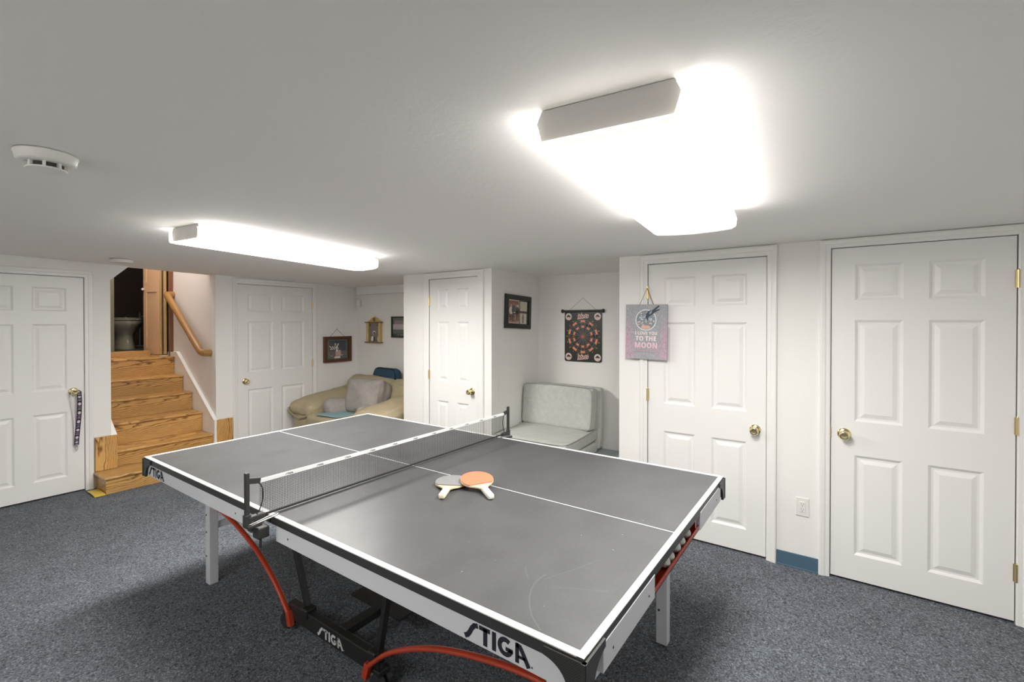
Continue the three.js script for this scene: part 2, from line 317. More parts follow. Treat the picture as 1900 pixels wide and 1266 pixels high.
function casing(name, label, pos, turn, w, h, cw = 0.06, top = 0.056) {  // mitred colonial casing around an opening
  const g0 = structGroup(name, label, pos, turn);
  const prof = [[0.004, -0.004], [0.004, 0.008], [0.010, 0.011], [cw * 0.45, 0.012], [cw * 0.5, 0.016], [cw * 0.78, 0.019], [cw * 0.9, 0.019], [cw, 0.014], [cw, -0.004]];
  const seg = (a, b) => { // profile swept between two station functions
    const P = []; for (let i = 0; i < prof.length - 1; i++) { const A = a(prof[i]), B = a(prof[i + 1]), C = b(prof[i + 1]), D = b(prof[i]); P.push(...A, ...B, ...C, ...A, ...C, ...D); }
    const g = new THREE.BufferGeometry(); g.setAttribute('position', new THREE.Float32BufferAttribute(P, 3)); g.computeVertexNormals(); return metric(g);
  };
  const s = top / cw;
  const bl = ([o, z]) => [-o, 0, z], tl = ([o, z]) => [-o, h + o * s, z], tr = ([o, z]) => [w + o, h + o * s, z], br = ([o, z]) => [w + o, 0, z];
  part('side_casing', seg(bl, tl), M.trim, g0); part('head_casing', seg(tl, tr), M.trim, g0); part('side_casing', seg(tr, br), M.trim, g0);
  part('jamb', [box(-0.0038, -0.001, 0, h + 0.003, -T + 0.005, -0.045), box(w + 0.001, w + 0.0038, 0, h + 0.003, -T + 0.005, -0.045), box(0, w, h + 0.001, h + 0.0038, -T + 0.005, -0.045), box(-0.004, 0.015, 0, h, -0.06, -0.045), box(w - 0.015, w + 0.004, 0, h, -0.06, -0.045), box(0, w, h - 0.015, h, -0.06, -0.045)], M.trim, g0);
  return g0;
}
const W = d => d[1] - d[0];
sixPanelDoor('door_1', 'white six-panel door at the right edge beside the outlet', [doors.R2[0], 0, ZR - 0.002], 0, W(doors.R2), doors.R2[2], 0.064, 0.862, W(doors.R2) + 0.005, [1.738, 0.999, 0.261], -0.004);
casing('trim_2', 'moulded white casing around the door at the right edge', [doors.R2[0], 0, ZR], 0, W(doors.R2), doors.R2[2], 0.060, 0.054);
sixPanelDoor('door_2', 'white six-panel door with the hanging sign at its hinge side', [doors.R1[0], 0, ZR - 0.002], 0, W(doors.R1), doors.R1[2], 0.703, 0.823, -0.004, [1.735, 0.99, 0.25], W(doors.R1) + 0.004);
casing('trim_3', 'moulded white casing around the door with the hanging sign', [doors.R1[0], 0, ZR], 0, W(doors.R1), doors.R1[2], 0.060, 0.070);
sixPanelDoor('door_3', 'narrow white six-panel closet door between the two alcoves', [doors.N[0], 0, ZR - 0.004], 0, W(doors.N), doors.N[2], 0.557, 0.863, -0.004, [1.725, 0.99, 0.25], W(doors.N) + 0.004);
casing('trim_4', 'moulded white casing around the narrow closet door', [doors.N[0], 0, ZR - 0.002], 0, W(doors.N), doors.N[2], 0.075, 0.066);
const R90 = Math.PI / 2;
sixPanelDoor('door_4', 'white six-panel door at the left edge with a lanyard on its knob', [XL - 0.002, 0, -doors.L1[0]], R90, W(doors.L1), doors.L1[2], W(doors.L1) - 0.072, 0.901, -0.004, [1.7, 0.98, 0.25], W(doors.L1) + 0.004);
casing('trim_5', 'moulded white casing around the door at the left edge', [XL, 0, -doors.L1[0]], R90, W(doors.L1), doors.L1[2], 0.062, 0.062);
sixPanelDoor('door_5', 'white six-panel door between the stairs and the tan sofa', [XL - 0.002, 0, -doors.L2[0]], R90, W(doors.L2), doors.L2[2], 0.082, 0.839, W(doors.L2) + 0.004, [1.735, 0.99, 0.25], -0.004);
casing('trim_6', 'moulded white casing around the door between stairs and sofa', [XL, 0, -doors.L2[0]], R90, W(doors.L2), doors.L2[2], 0.055, 0.068);
struct('baseboard_right', [rbox(1.513, 1.735, 0, 0.086, ZR, ZR + 0.007, 0.003), rbox(1.513, 1.735, 0, 0.007, ZR, ZR + 0.018, 0.003)], M.blueBase, 'blue vinyl cove base between the two right doors');

// ---------------------------------------------------------------- staircase
{
  const t = thing('staircase', 'oak staircase of six steps rising to the dark bathroom', 'stairs', [0, 0, 0]);
  const X = [-3.41, -3.72, -3.99, -4.25, -4.50, -4.75], Y = [0.152, 0.305, 0.515, 0.715, 0.892, 1.10];
  const oaks = [M.oakA, M.oakB, M.oakC];
  for (let k = 0; k < 6; k++) {
    const zl = k ? 0.278 : 0.448, zr = k ? -0.55 : -0.76, xb = k < 5 ? X[k + 1] - 0.03 : -4.986;
    const yb = k ? Y[k - 1] : 0;
    let g = metric(box(X[k] - 0.045, X[k] - 0.025, yb, Y[k] - 0.024, zr + (k ? 0 : 0.02), zl - (k ? 0 : 0.02)));
    let uv = g.attributes.uv; for (let i = 0; i < uv.count; i++) uv.setXY(i, uv.getX(i) + k * 0.37, uv.getY(i) + k * 0.113);
    part('riser', g, oaks[k % 3], t);
    if (!k) part('riser_return', metric(box(-3.73, X[0] - 0.045, 0, Y[0] - 0.024, zl - 0.04, zl - 0.02)), oaks[1], t);
    g = metric(rbox(xb, X[k], Y[k] - 0.024, Y[k], zr, zl, 0.010, 3), true);
    uv = g.attributes.uv; for (let i = 0; i < uv.count; i++) uv.setXY(i, uv.getX(i) + k * 0.61, uv.getY(i) * 0.6 + k * 0.07);
    part('tread', g, oaks[(k + 1) % 3], t);
  }
  part('carriage', [box(-5.0, -4.8, 0, 1.07, -0.55, 0.27)], M.brownWood, t);
  part('saddle', metric(rbox(-5.12, -4.985, 1.09, 1.172, -0.375, 0.018, 0.006), true), M.oakB, t, 'raised oak threshold');
  part('saddle', metric(rbox(-5.12, -4.985, 1.08, 1.116, -0.56, -0.376, 0.004), true), M.oakB, t);
  part('newel_panel', metric(rbox(-3.729, -3.702, 0.153, 0.463, 0.276, 0.436, 0.004), false, true), M.oakC, t);
  part('newel_panel', metric(rbox(-3.729, -3.702, 0.153, 0.452, -0.742, -0.575, 0.004), false, true), M.oakC, t);
}
function skirt(name, label, z0, z1) {
  const s = poly([[-3.704, 0.448], [-3.704, 0.16], [-3.9, 0.16], [-4.99, 0.9], [-4.99, 1.15], [-4.715, 1.15]]);
  const cap = bar(V(-3.71, 0.450, (z0 + z1) / 2), V(-4.712, 1.155, (z0 + z1) / 2), Math.abs(z1 - z0) + 0.012, 0.016);
  struct(name, [metric(ext(s, z1 - z0).translate(0, 0, z0)), cap, bar(V(-4.705, 1.152, (z0 + z1) / 2), V(-4.80, 1.152, (z0 + z1) / 2), Math.abs(z1 - z0) + 0.012, 0.016)], M.trim, label);
}
skirt('trim_7', 'white skirt board along the right stair wall', -0.58, -0.553);
skirt('trim_8', 'white skirt board along the left stair wall', 0.280, 0.315);
{ // handrail
  const t = thing('handrail', 'varnished wooden handrail on the stair wall', 'handrail');
  const z = -0.50, a = V(-4.80, 1.82, z), b = V(-3.90, 1.19, z);
  const path = new THREE.CatmullRomCurve3([V(-4.86, 1.85, -0.576), V(-4.855, 1.85, -0.53), V(-4.83, 1.842, z), V(-4.7, 1.752, z), V(-4.3, 1.472, z), V(-3.98, 1.245, z), V(-3.90, 1.195, z), V(-3.86, 1.18, -0.512), V(-3.845, 1.178, -0.55), V(-3.845, 1.178, -0.576)], false, 'catmullrom', 0.3);
  const sh = new THREE.Shape(); sh.absellipse(0, 0, 0.040, 0.036, 0, Math.PI * 2);
  part('rail', new THREE.ExtrudeGeometry(sh, { steps: 90, extrudePath: path, curveSegments: 14 }), M.rail, t);
  for (const k of [0.25, 0.8]) { const p = a.clone().lerp(b, k); part('bracket', [tube([p.clone().add(V(0, -0.02, 0)), p.clone().add(V(0, -0.055, -0.02)), p.clone().add(V(0, -0.06, -0.076))], 0.006, 14, 8)], M.brassSatin, t); }
}
{ // bifold door at the top
  const t = structGroup('door_6', 'light wooden bifold door folded open at the stair top');
  const leaf = (ax, az, bx, bz, full) => {
    const L = Math.hypot(bx - ax, bz - az), g = new THREE.Group(); g.name = 'leaf'; g.position.set(ax, 1.122, az); g.rotation.y = Math.atan2(-(bz - az), bx - ax); t.add(g);
    const h = 2.01, s = poly(rect(0, L, 0, h)); const pan = [[0.055, 0.075, 0.70], [0.055, 0.79, 0.955], [0.055, 1.03, 1.9]];
    const rows = [[0.085, 0.765], [0.885, 1.9]];
    for (const [c, d] of rows) s.holes.push(poly(rect(0.05, L - 0.05, c, d)));
    part('leaf_frame', metric(ext(s, 0.028).translate(0, 0, -0.014)), M.maple, g);
    for (const [c, d] of rows) part('panel', metric(rbox(0.046, L - 0.046, c - 0.004, d + 0.004, -0.007, 0.006, 0.003)), M.maple, g);
    part('edge_strip', metric(box(L, L + 0.002, 0, h, -0.014, 0.014)), M.mapleEdge, g);
    if (full) part('knob', lathe([[0.006, 0], [0.006, 0.012], [0.014, 0.018], [0.015, 0.026], [0.009, 0.032], [0, 0.033]], 20).rotateX(R90).translate(0.02, 0.80, 0.014), M.plasticWhite, g, 'small white knob');
  };
  leaf(-5.235, -0.395, -4.965, -0.475, true);
  leaf(-5.24, -0.53, -4.965, -0.522, false);
  part('jamb', [metric(box(-5.1, -4.93, 1.10, 3.2, -0.60, -0.565)), metric(box(-4.93, -4.905, 1.10, 3.2, -0.60, -0.545)), metric(box(-4.905, -4.88, 1.10, 3.2, -0.60, -0.57))], M.brownWood, t);
  part('left_jamb', metric(box(-5.11, -4.99, 1.172, 3.25, -0.035, 0.0195)), M.bathTrim, t);
  part('pivot_bracket', rbox(-5.0, -4.945, 1.1005, 1.110, -0.54, -0.46, 0.002), M.plasticWhite, t);
}
{ // toilet in the dark bathroom
  const t = thing('toilet', 'pale toilet in the dark bathroom above the stairs', 'toilet', [-6.05, 1.150, -0.435]);
  const loft = (rings, n = 40) => { const P = [], I = []; rings.forEach(([y, rx, rz, ox, e = 1], k) => { for (let i = 0; i <= n; i++) { const a = i / n * Math.PI * 2, c = Math.cos(a), s = Math.sin(a); P.push(ox + rx * (c > 0 ? c * e : c), y, rz * s); if (k && i) { const b = k * (n + 1) + i, d = b - n - 1; I.push(d - 1, b - 1, b, d - 1, b, d); } } }); const g = new THREE.BufferGeometry(); g.setAttribute('position', new THREE.Float32BufferAttribute(P, 3)); g.setIndex(I); g.computeVertexNormals(); return metric(g); };
  part('bowl', loft([[0, 0.22, 0.11, -0.12], [0.02, 0.22, 0.115, -0.12], [0.12, 0.19, 0.10, -0.12], [0.2, 0.19, 0.105, -0.11], [0.27, 0.23, 0.15, -0.09], [0.33, 0.26, 0.178, -0.08], [0.375, 0.265, 0.185, -0.08], [0.385, 0.25, 0.17, -0.08], [0.38, 0.0, 0.0, -0.08]]), M.porcelain, t);
  part('seat', loft([[0.388, 0.0, 0.0, -0.08], [0.388, 0.262, 0.183, -0.08], [0.398, 0.268, 0.188, -0.08], [0.408, 0.26, 0.182, -0.08], [0.408, 0, 0, -0.08]]), M.porcelain, t);
  part('lid', loft([[0.41, 0.0, 0.0, -0.08], [0.41, 0.262, 0.183, -0.08], [0.42, 0.262, 0.183, -0.08], [0.428, 0.22, 0.15, -0.08], [0.43, 0, 0, -0.08]]), M.porcelain, t);
  for (const q of [-0.08, 0.08]) part('hinge_bolt', rod(V(-0.33, 0.40, q), V(-0.33, 0.44, q), 0.012), M.porcelain, t);
  part('waste_pipe', rod(V(-0.3, 0.1, 0), V(-0.5, 0.1, 0), 0.06), M.porcelain, t);
}
solo('toilet_paper_stand', 'thin metal roll stand standing beside the toilet', 'stand', [rod(V(-6.8, 1.150, -0.80), V(-6.8, 1.66, -0.80), 0.012), lathe([[0, 0], [0.08, 0], [0.08, 0.012], [0, 0.016]], 24).translate(-6.8, 1.150, -0.80), rod(V(-6.8, 1.60, -0.80), V(-6.8, 1.60, -0.92), 0.008)], M.chrome);
solo('floor_strip', 'small bent yellow plastic piece beside the bottom step', 'strip', [metric(ext(poly([[0, 0.001], [0.02, 0.006], [0.12, 0.012], [0.22, 0.010], [0.25, 0.003], [0.25, 0.0065], [0.22, 0.0135], [0.12, 0.0155], [0.02, 0.0095], [0, 0.0045]]), 0.075).translate(-3.665, 0, 0.434))], M.yellow);

// ---------------------------------------------------------------- ceiling lamps
function wrapLamp(label, x, zc, L, hw, yaw, dim = 1) {
  const yc = ceilY(zc) - 0.002;
  const t = thing('ceiling_lamp', label, 'lamp', [x, yc, zc], 0, 'wraparound fluorescent fixtures'); t.rotation.set(-0.022, yaw, 0);
  const end = poly([[-hw + 0.012, 0], [-hw - 0.002, -0.03], [-hw + 0.012, -0.078], [hw - 0.012, -0.078], [hw + 0.002, -0.03], [hw - 0.012, 0]]);
  part('end_cap', ext(end, 0.006).translate(0, 0, L / 2 - 0.006), M.fixture, t); part('end_cap', ext(end, 0.006).translate(0, 0, -L / 2), M.fixture, t);
  part('housing', [box(-hw + 0.01, hw - 0.01, -0.020, 0, -L / 2 + 0.006, L / 2 - 0.006)], M.fixture, t);
  const lens = [], o = [[-hw - 0.004, -0.022], [-hw - 0.010, -0.045], [-hw - 0.006, -0.078], [-hw + 0.012, -0.088], [-hw * 0.6, -0.093], [0, -0.097], [hw * 0.6, -0.093], [hw - 0.012, -0.088], [hw + 0.006, -0.078], [hw + 0.010, -0.045], [hw + 0.004, -0.022]];
  const inn = o.map(([a, b]) => [a * 0.985, b + 0.003]).reverse();
  const k = dim; const glow = new THREE.MeshStandardMaterial({ color: rgb(0.85, 0.85, 0.82), roughness: 0.4, emissive: LAMP.color, emissiveIntensity: LAMP.glow * k });
  part('lens', ext(poly([...o, ...inn]), L - 0.004).translate(0, 0, -L / 2 + 0.002), glow, t, 'glowing white wraparound diffuser');
  const lip = z => ext(poly([...o.map(([a, b]) => [a * 1.006, b - 0.001]), ...inn]), 0.014).translate(0, 0, z);
  for (const zl of [L / 2 - 0.002, -L / 2 - 0.012]) part('lens_rim', lip(zl), new THREE.MeshStandardMaterial({ color: rgb(0.8, 0.78, 0.7), emissive: LAMP.color, emissiveIntensity: 0.45 }), t);
  const l = new THREE.RectAreaLight(LAMP.color, LAMP.area * k, 2 * hw, L); l.position.set(0, -0.106, 0); l.rotation.x = -R90; l.name = 'lamp_light'; t.add(l);
}
wrapLamp('wraparound fluorescent ceiling lamp above the near end of the table', 1.322, 0.05, 1.255, 0.176, 0.085, 0.86);
wrapLamp('wraparound fluorescent ceiling lamp above the far end of the table', -1.235, -0.02, 1.30, 0.145, 0.10, 1.14);
wrapLamp('wraparound fluorescent ceiling lamp behind the camera', 0.1, 2.55, 1.2, 0.15, R90, 0.45);
{ // hall light above the stairs, out of the frame
  const t = thing('hall_lamp', 'round flush ceiling lamp above the stairs', 'lamp', [-4.42, 3.498, -0.05]);
  part('base', lathe([[0, 0], [0.12, 0], [0.12, -0.02], [0, -0.02]], 32), M.brassSatin, t);
  part('globe', lathe([[0.11, -0.02], [0.115, -0.05], [0.08, -0.09], [0.03, -0.105], [0, -0.107]], 32), new THREE.MeshStandardMaterial({ color: 0xffffff, emissive: HALL.color, emissiveIntensity: 3 }), t);
  const l = new THREE.PointLight(HALL.color, HALL.intensity); l.position.set(0, -0.16, 0); l.shadow.radius = 4; l.castShadow = true; l.name = 'lamp_light'; t.add(l);
}
{ // smoke detector near the camera
  const t = thing('smoke_detector', 'round smoke detector with dark vents on the ceiling at left', 'smoke detector', [-0.305, ceilY(1.337), 1.337]);
  t.rotation.set(0, 0.5, 0);
  part('base', lathe([[0, 0], [0.078, 0], [0.080, -0.006], [0.077, -0.012], [0.074, -0.028], [0.066, -0.034], [0.05, -0.036], [0, -0.036]], 48), M.plasticWhite, t);
  part('vent_ring', lathe([[0.043, -0.036], [0.043, -0.05]], 40), M.slot, t, 'dark insect screen');
  for (let k = 0; k < 8; k++) part('vent_rib', box(0.042, 0.052, -0.052, -0.034, -0.004, 0.004).rotateY(k * Math.PI / 4), M.plasticWhite, t);
  part('cover', lathe([[0, -0.05], [0.050, -0.05], [0.052, -0.053], [0.048, -0.057], [0.02, -0.059], [0, -0.059]], 48), M.plasticWhite, t);
}
{
  const t = thing('smoke_detector', 'flat white smoke detector on the ceiling before the stairs', 'smoke detector', [-3.20, ceilY(0.37), 0.37]);
  part('base', lathe([[0, 0], [0.080, 0], [0.080, -0.012], [0.076, -0.015], [0, -0.015]], 40), M.plasticWhite, t);
  part('cover', lathe([[0.072, -0.015], [0.075, -0.018], [0.075, -0.026], [0.068, -0.030], [0, -0.031]], 40), M.plasticWhite, t);
}
// ---------------------------------------------------------------- table tennis table
const H = 0.76;
const SPECKS = [[0.896, 0.64], [1.219, 0.246], [1.221, -0.035], [1.202, 0.123], [1.084, 0.212]];
const ARC1 = [[1.117, 0.503], [1.112, 0.54], [1.115, 0.575], [1.126, 0.607], [1.141, 0.637], [1.163, 0.67], [1.19, 0.70], [1.237, 0.735]], ARC2 = [[1.038, 0.501], [1.058, 0.53], [1.086, 0.56]], ARC3 = [[1.125, 0.533], [1.17, 0.44], [1.21, 0.34]], ARC4 = [[1.16, 0.56], [1.23, 0.52], [1.308, 0.482]];
const table = thing('table_tennis_table', 'grey table tennis table with white lines and red bow legs', 'table');
const scuffed = s => canvasTex(1024, 1142, (x, w, h) => {
  const im = x.createImageData(w, h); for (let j = 0; j < h; j++) for (let i = 0; i < w; i++) { const u = i / w, v = j / h, k = 4 * (j * w + i), q = 79 * (1 + 0.07 * (n16(u + s, v) - 0.5) + 0.05 * (n256(u, v + s) - 0.5)); im.data[k] = q - 1; im.data[k + 1] = q; im.data[k + 2] = q + 1; im.data[k + 3] = 255; } x.putImageData(im, 0, 0);
  const px = X => (X - (s < 0 ? -1.37 : 0.003)) / 1.367 * w, pz = Z => (0.5 + Z / 1.525) * h;
  const stroke = (pts, a, lw) => { x.strokeStyle = `rgba(190,190,188,${a})`; x.lineWidth = lw; x.beginPath(); pts.forEach(([X, Z], i) => i ? x.lineTo(px(X), pz(Z)) : x.moveTo(px(X), pz(Z))); x.stroke(); };
  let sd = s > 0 ? 99 : 41; const r = () => { sd = (sd * 1664525 + 1013904223) >>> 0; return sd / 4294967296; };
  for (let k = 0; k < 26; k++) { const X = (s > 0 ? 0.05 : -1.32) + 1.25 * r(), Z = -0.7 + 1.4 * r(), a = r() * 6.3, L = 0.02 + 0.09 * r(); stroke([[X, Z], [X + L * Math.cos(a), Z + L * Math.sin(a)]], 0.05 + 0.08 * r(), 1 + r()); }
  for (let k = 0; k < 24; k++) { const X = (s > 0 ? 0.05 : -1.32) + 1.25 * r(), Z = -0.7 + 1.4 * r(); x.fillStyle = 'rgba(215,213,208,0.6)'; x.fillRect(px(X), pz(Z), 1.5 + 1.5 * r(), 1.5 + 1.5 * r()); }
  if (s > 0) { for (const [X, Z] of SPECKS) { x.fillStyle = 'rgba(220,218,212,0.8)'; x.fillRect(px(X), pz(Z), 3, 2); } stroke(ARC1, 0.17, 2); stroke(ARC2, 0.14, 2); stroke(ARC3, 0.10, 2.5); stroke(ARC4, 0.1, 2); }
});
for (const s of [-1, 1]) {
  const x0 = s < 0 ? -1.37 : 0.003, x1 = s < 0 ? -0.003 : 1.37;
  const tp = part('tabletop', metric(rbox(x0, x1, H - 0.034, H - 0.002, -0.7625, 0.7625, 0.003)), M.darkEdge, table);
  const ps = metric(box(x0 + 0.002, x1 - 0.001, H - 0.003, H, -0.7605, 0.7605)), pu = ps.attributes.uv, pp = ps.attributes.position;
  for (let i = 0; i < pu.count; i++) pu.setXY(i, (pp.getX(i) - x0) / 1.367, 0.5 - pp.getZ(i) / 1.525);
  part('playing_surface', ps, std(0xffffff, 1, { map: scuffed(s), roughnessMap: tableRough }), tp);
  const e = s * 1.37;
  part('side_line', rbox(x0, x1, H - 0.003, H + 0.0006, 0.7425, 0.7630, 0.0005, 1), M.line, tp);
  part('side_line', rbox(x0, x1, H - 0.003, H + 0.0006, -0.7630, -0.7425, 0.0005, 1), M.line, tp);
  part('end_line', rbox(Math.min(e, e - s * 0.02), Math.max(e, e - s * 0.02), H - 0.003, H + 0.0005, -0.763, 0.763, 0.0005, 1), M.line, tp);
  part('center_line', box(s < 0 ? -1.355 : 0.004, s < 0 ? -0.004 : 1.355, H - 0.001, H + 0.0004, -0.0018, 0.0018), M.line, tp);
  // aprons
  for (const f of [1, -1]) {
    const ax0 = s < 0 ? -1.335 : 0.035, ax1 = s < 0 ? -0.085 : 1.335;
    const sh = new THREE.Shape(); // curved at the corner end
    const c = s > 0 ? [[ax0, 0.663], [ax1, 0.663], [ax1 - 0.012, 0.69], [ax1 - 0.035, 0.712], [ax1 - 0.075, 0.727], [ax0, 0.727]] : [[ax0, 0.663], [ax1, 0.663], [ax1, 0.727], [ax0 + 0.05, 0.727], [ax0 + 0.02, 0.715], [ax0 + 0.006, 0.69]];
    c.forEach((p, i) => i ? sh.lineTo(...p) : sh.moveTo(...p));
    const zf = f > 0 ? 0.742 : -0.757;
    const ap = part('side_apron', metric(ext(sh, 0.015).translate(0, 0, zf)), M.silver, table);
    const lt = lettering(0.050); const lx = s < 0 ? -1.312 : 1.010;
    if (f > 0) part('lettering', lt.translate(lx, 0.670, 0.7578), M.ink, ap, 'dark blue STIGA lettering');
    else part('lettering', lt.rotateY(Math.PI).translate(s < 0 ? -1.09 : 1.23, 0.670, -0.7578), M.ink, ap, 'dark blue STIGA lettering');
    if (f > 0) part('screw', new THREE.SphereGeometry(0.004, 10, 8).scale(1, 1, 0.4).translate(s < 0 ? -0.3 : 0.12, 0.692, 0.757), M.blackMetal, ap);
  }
  // end apron; the right end holds the ball tray
  const ex = s * 1.352, exa = Math.min(ex, ex + s * 0.014), exb = Math.max(ex, ex + s * 0.014);
  const spans = s < 0 ? [[-0.67, 0.67]] : [[-0.69, -0.30], [0.275, 0.66]];
  for (const [za, zb] of spans) part('end_apron', metric(rbox(s < 0 ? -1.3715 : 1.352, s < 0 ? -1.352 : 1.3715, 0.663, 0.737, za, zb, 0.002)), M.silver, table);
  if (s > 0) {
    part('ball_tray', [box(1.318, 1.321, 0.664, 0.726, -0.298, 0.273), box(1.318, 1.366, 0.664, 0.667, -0.298, 0.273), box(1.363, 1.366, 0.664, 0.684, -0.298, 0.273), box(1.318, 1.352, 0.664, 0.726, 0.270, 0.273), box(1.318, 1.352, 0.664, 0.726, -0.298, -0.295)], M.red, table, 'red ball tray');
    for (const z of [0.33, 0.60, -0.6]) part('screw', new THREE.SphereGeometry(0.004, 10, 8).scale(0.4, 1, 1).translate(1.3715, 0.695, z), M.blackMetal, table);
  }
  // corner pads
  for (const f of [1, -1]) {
    const big = 1, w = 0.105;
    const prof = new THREE.Shape(); prof.moveTo(-0.008, 0.655); prof.lineTo(0.035, 0.655); prof.bezierCurveTo(0.04, 0.70, 0.06, 0.725, w, 0.732); prof.lineTo(w, 0.752); prof.lineTo(-0.008, 0.752); prof.closePath();
    let a = ext(prof, 0.010); // x measured from the corner inwards
    if (s > 0) a = mirror(a, -1, 1, 1); a.translate(e, 0, f > 0 ? 0.7585 : -0.7685);
    let b = ext(prof, 0.010); b.rotateY(-R90); // shape x -> z
    if (f > 0) b = mirror(b, 1, 1, -1); b.translate(s > 0 ? e + 0.0065 : e + 0.0035, 0, f * 0.7625);
    part('corner_pad', [metric(a), metric(b)], padMat, table, 'black plastic corner guard');
  }
  // legs with cross bar
  const lx = s * 1.155;
  for (const f of [1, -1]) {
    const lg = part('leg', metric(rbox(lx - 0.026, lx + 0.026, 0, H - 0.034, f * 0.505 - 0.024, f * 0.505 + 0.024, 0.004)), M.silver, table);
    for (const y of [0.16, 0.30, 0.40, 0.47]) part('bolt_hole', new THREE.CylinderGeometry(0.0055, 0.0055, 0.003, 12).rotateX(R90).translate(lx - 0.012, y, f * 0.505 + 0.0245), M.blackPlastic, lg);
    if (s > 0) part('bolt_hole', new THREE.CylinderGeometry(0.0075, 0.0075, 0.003, 12).rotateZ(R90).translate(lx + 0.0265, 0.62, f * 0.505), M.blackPlastic, lg);
  }
  part('leg_crossbar', metric(rbox(lx - 0.012, lx + 0.012, 0.31, 0.345, -0.48, 0.48, 0.003)), M.silver, table);
}
const bowL = [[-1.145, 0.424], [-1.06, 0.418], [-0.93, 0.392], [-0.69, 0.31], [-0.50, 0.198], [-0.365, 0.075]], bowR = [[1.13, 0.40], [1.05, 0.402], [0.85, 0.375], [0.60, 0.308], [0.36, 0.19], [0.225, 0.075]];
for (const f of [1, -1]) {
  for (const bw of [bowL, bowR]) {
    const path = new THREE.CatmullRomCurve3(bw.map(([x, y]) => V(x, y, f * 0.478)));
    const sh = new THREE.Shape(); sh.absellipse(0, 0, 0.0135, 0.010, 0, Math.PI * 2);
    const last = bw[bw.length - 1], dir = Math.sign(bw[0][0]);
    part('bow_leg', [new THREE.ExtrudeGeometry(sh, { steps: 50, extrudePath: path, curveSegments: 12 }), bar(V(last[0] + dir * 0.012, last[1] + 0.022, f * 0.478), V(last[0] - dir * 0.008, last[1] - 0.045, f * 0.478), 0.024, 0.03)], M.red, table, 'curved red steel tube');
  }
  const zb = f * 0.448;
  const bm = part('base_beam', [rbox(-0.40, 0.285, 0.052, 0.132, zb - 0.02, zb + 0.02, 0.006)], M.blackMetal, table, 'black base beam');
  if (f > 0) part('lettering', lettering(0.046).translate(-0.145, 0.066, zb + 0.0206), M.paleInk, bm, 'white STIGA lettering');
  for (const cx of [-0.415, 0.285]) {
    const c = part('caster', [rod(V(cx - 0.0, 0.035, zb + 0.008), V(cx, 0.035, zb + 0.032), 0.034, 0.034, 24), rod(V(cx, 0.035, zb - 0.030), V(cx, 0.035, zb - 0.006), 0.034, 0.034, 24)], M.blackPlastic, table);
    part('fork', [rbox(cx - 0.02, cx + 0.02, 0.06, 0.085, zb - 0.03, zb + 0.03, 0.004), rod(V(cx, 0.05, zb), V(cx, 0.11, zb), 0.011)], M.blackMetal, c);
  }
  part('strut', [bar(V(-0.262, 0.12, f * 0.44), V(-0.47, 0.715, f * 0.46), 0.026, 0.026), rbox(-0.275, -0.225, 0.10, 0.15, zb - 0.03, zb + 0.03, 0.01)], M.blackMetal, table);
  part('strut', [bar(V(0.258, 0.12, f * 0.44), V(0.40, 0.715, f * 0.46), 0.026, 0.026), rbox(0.225, 0.275, 0.10, 0.15, zb - 0.03, zb + 0.03, 0.01)], M.blackMetal, table);
}
part('cross_beam', [rbox(-0.02, 0.03, 0.10, 0.14, -0.44, 0.44, 0.004)], M.blackMetal, table);
part('center_plate', [rbox(-0.20, 0.17, 0.125, 0.135, -0.28, 0.25, 0.002)], M.blackMetal, table);

// balls in the tray
[[0.085], [0.035], [-0.045], [-0.105], [-0.185]].forEach(([z], i) => {
  const o = solo('table_tennis_ball', ['white ball in the red tray, nearest the camera', 'white ball in the red tray, second from the camera', 'white ball in the red tray, middle of the five', 'white ball in the red tray, second from the far end', 'white ball in the red tray, farthest from the camera'][i], 'ball', new THREE.SphereGeometry(0.02, 28, 20), M.ball, 'balls in the end tray');
  o.position.set(1.342, 0.6872, z);
});
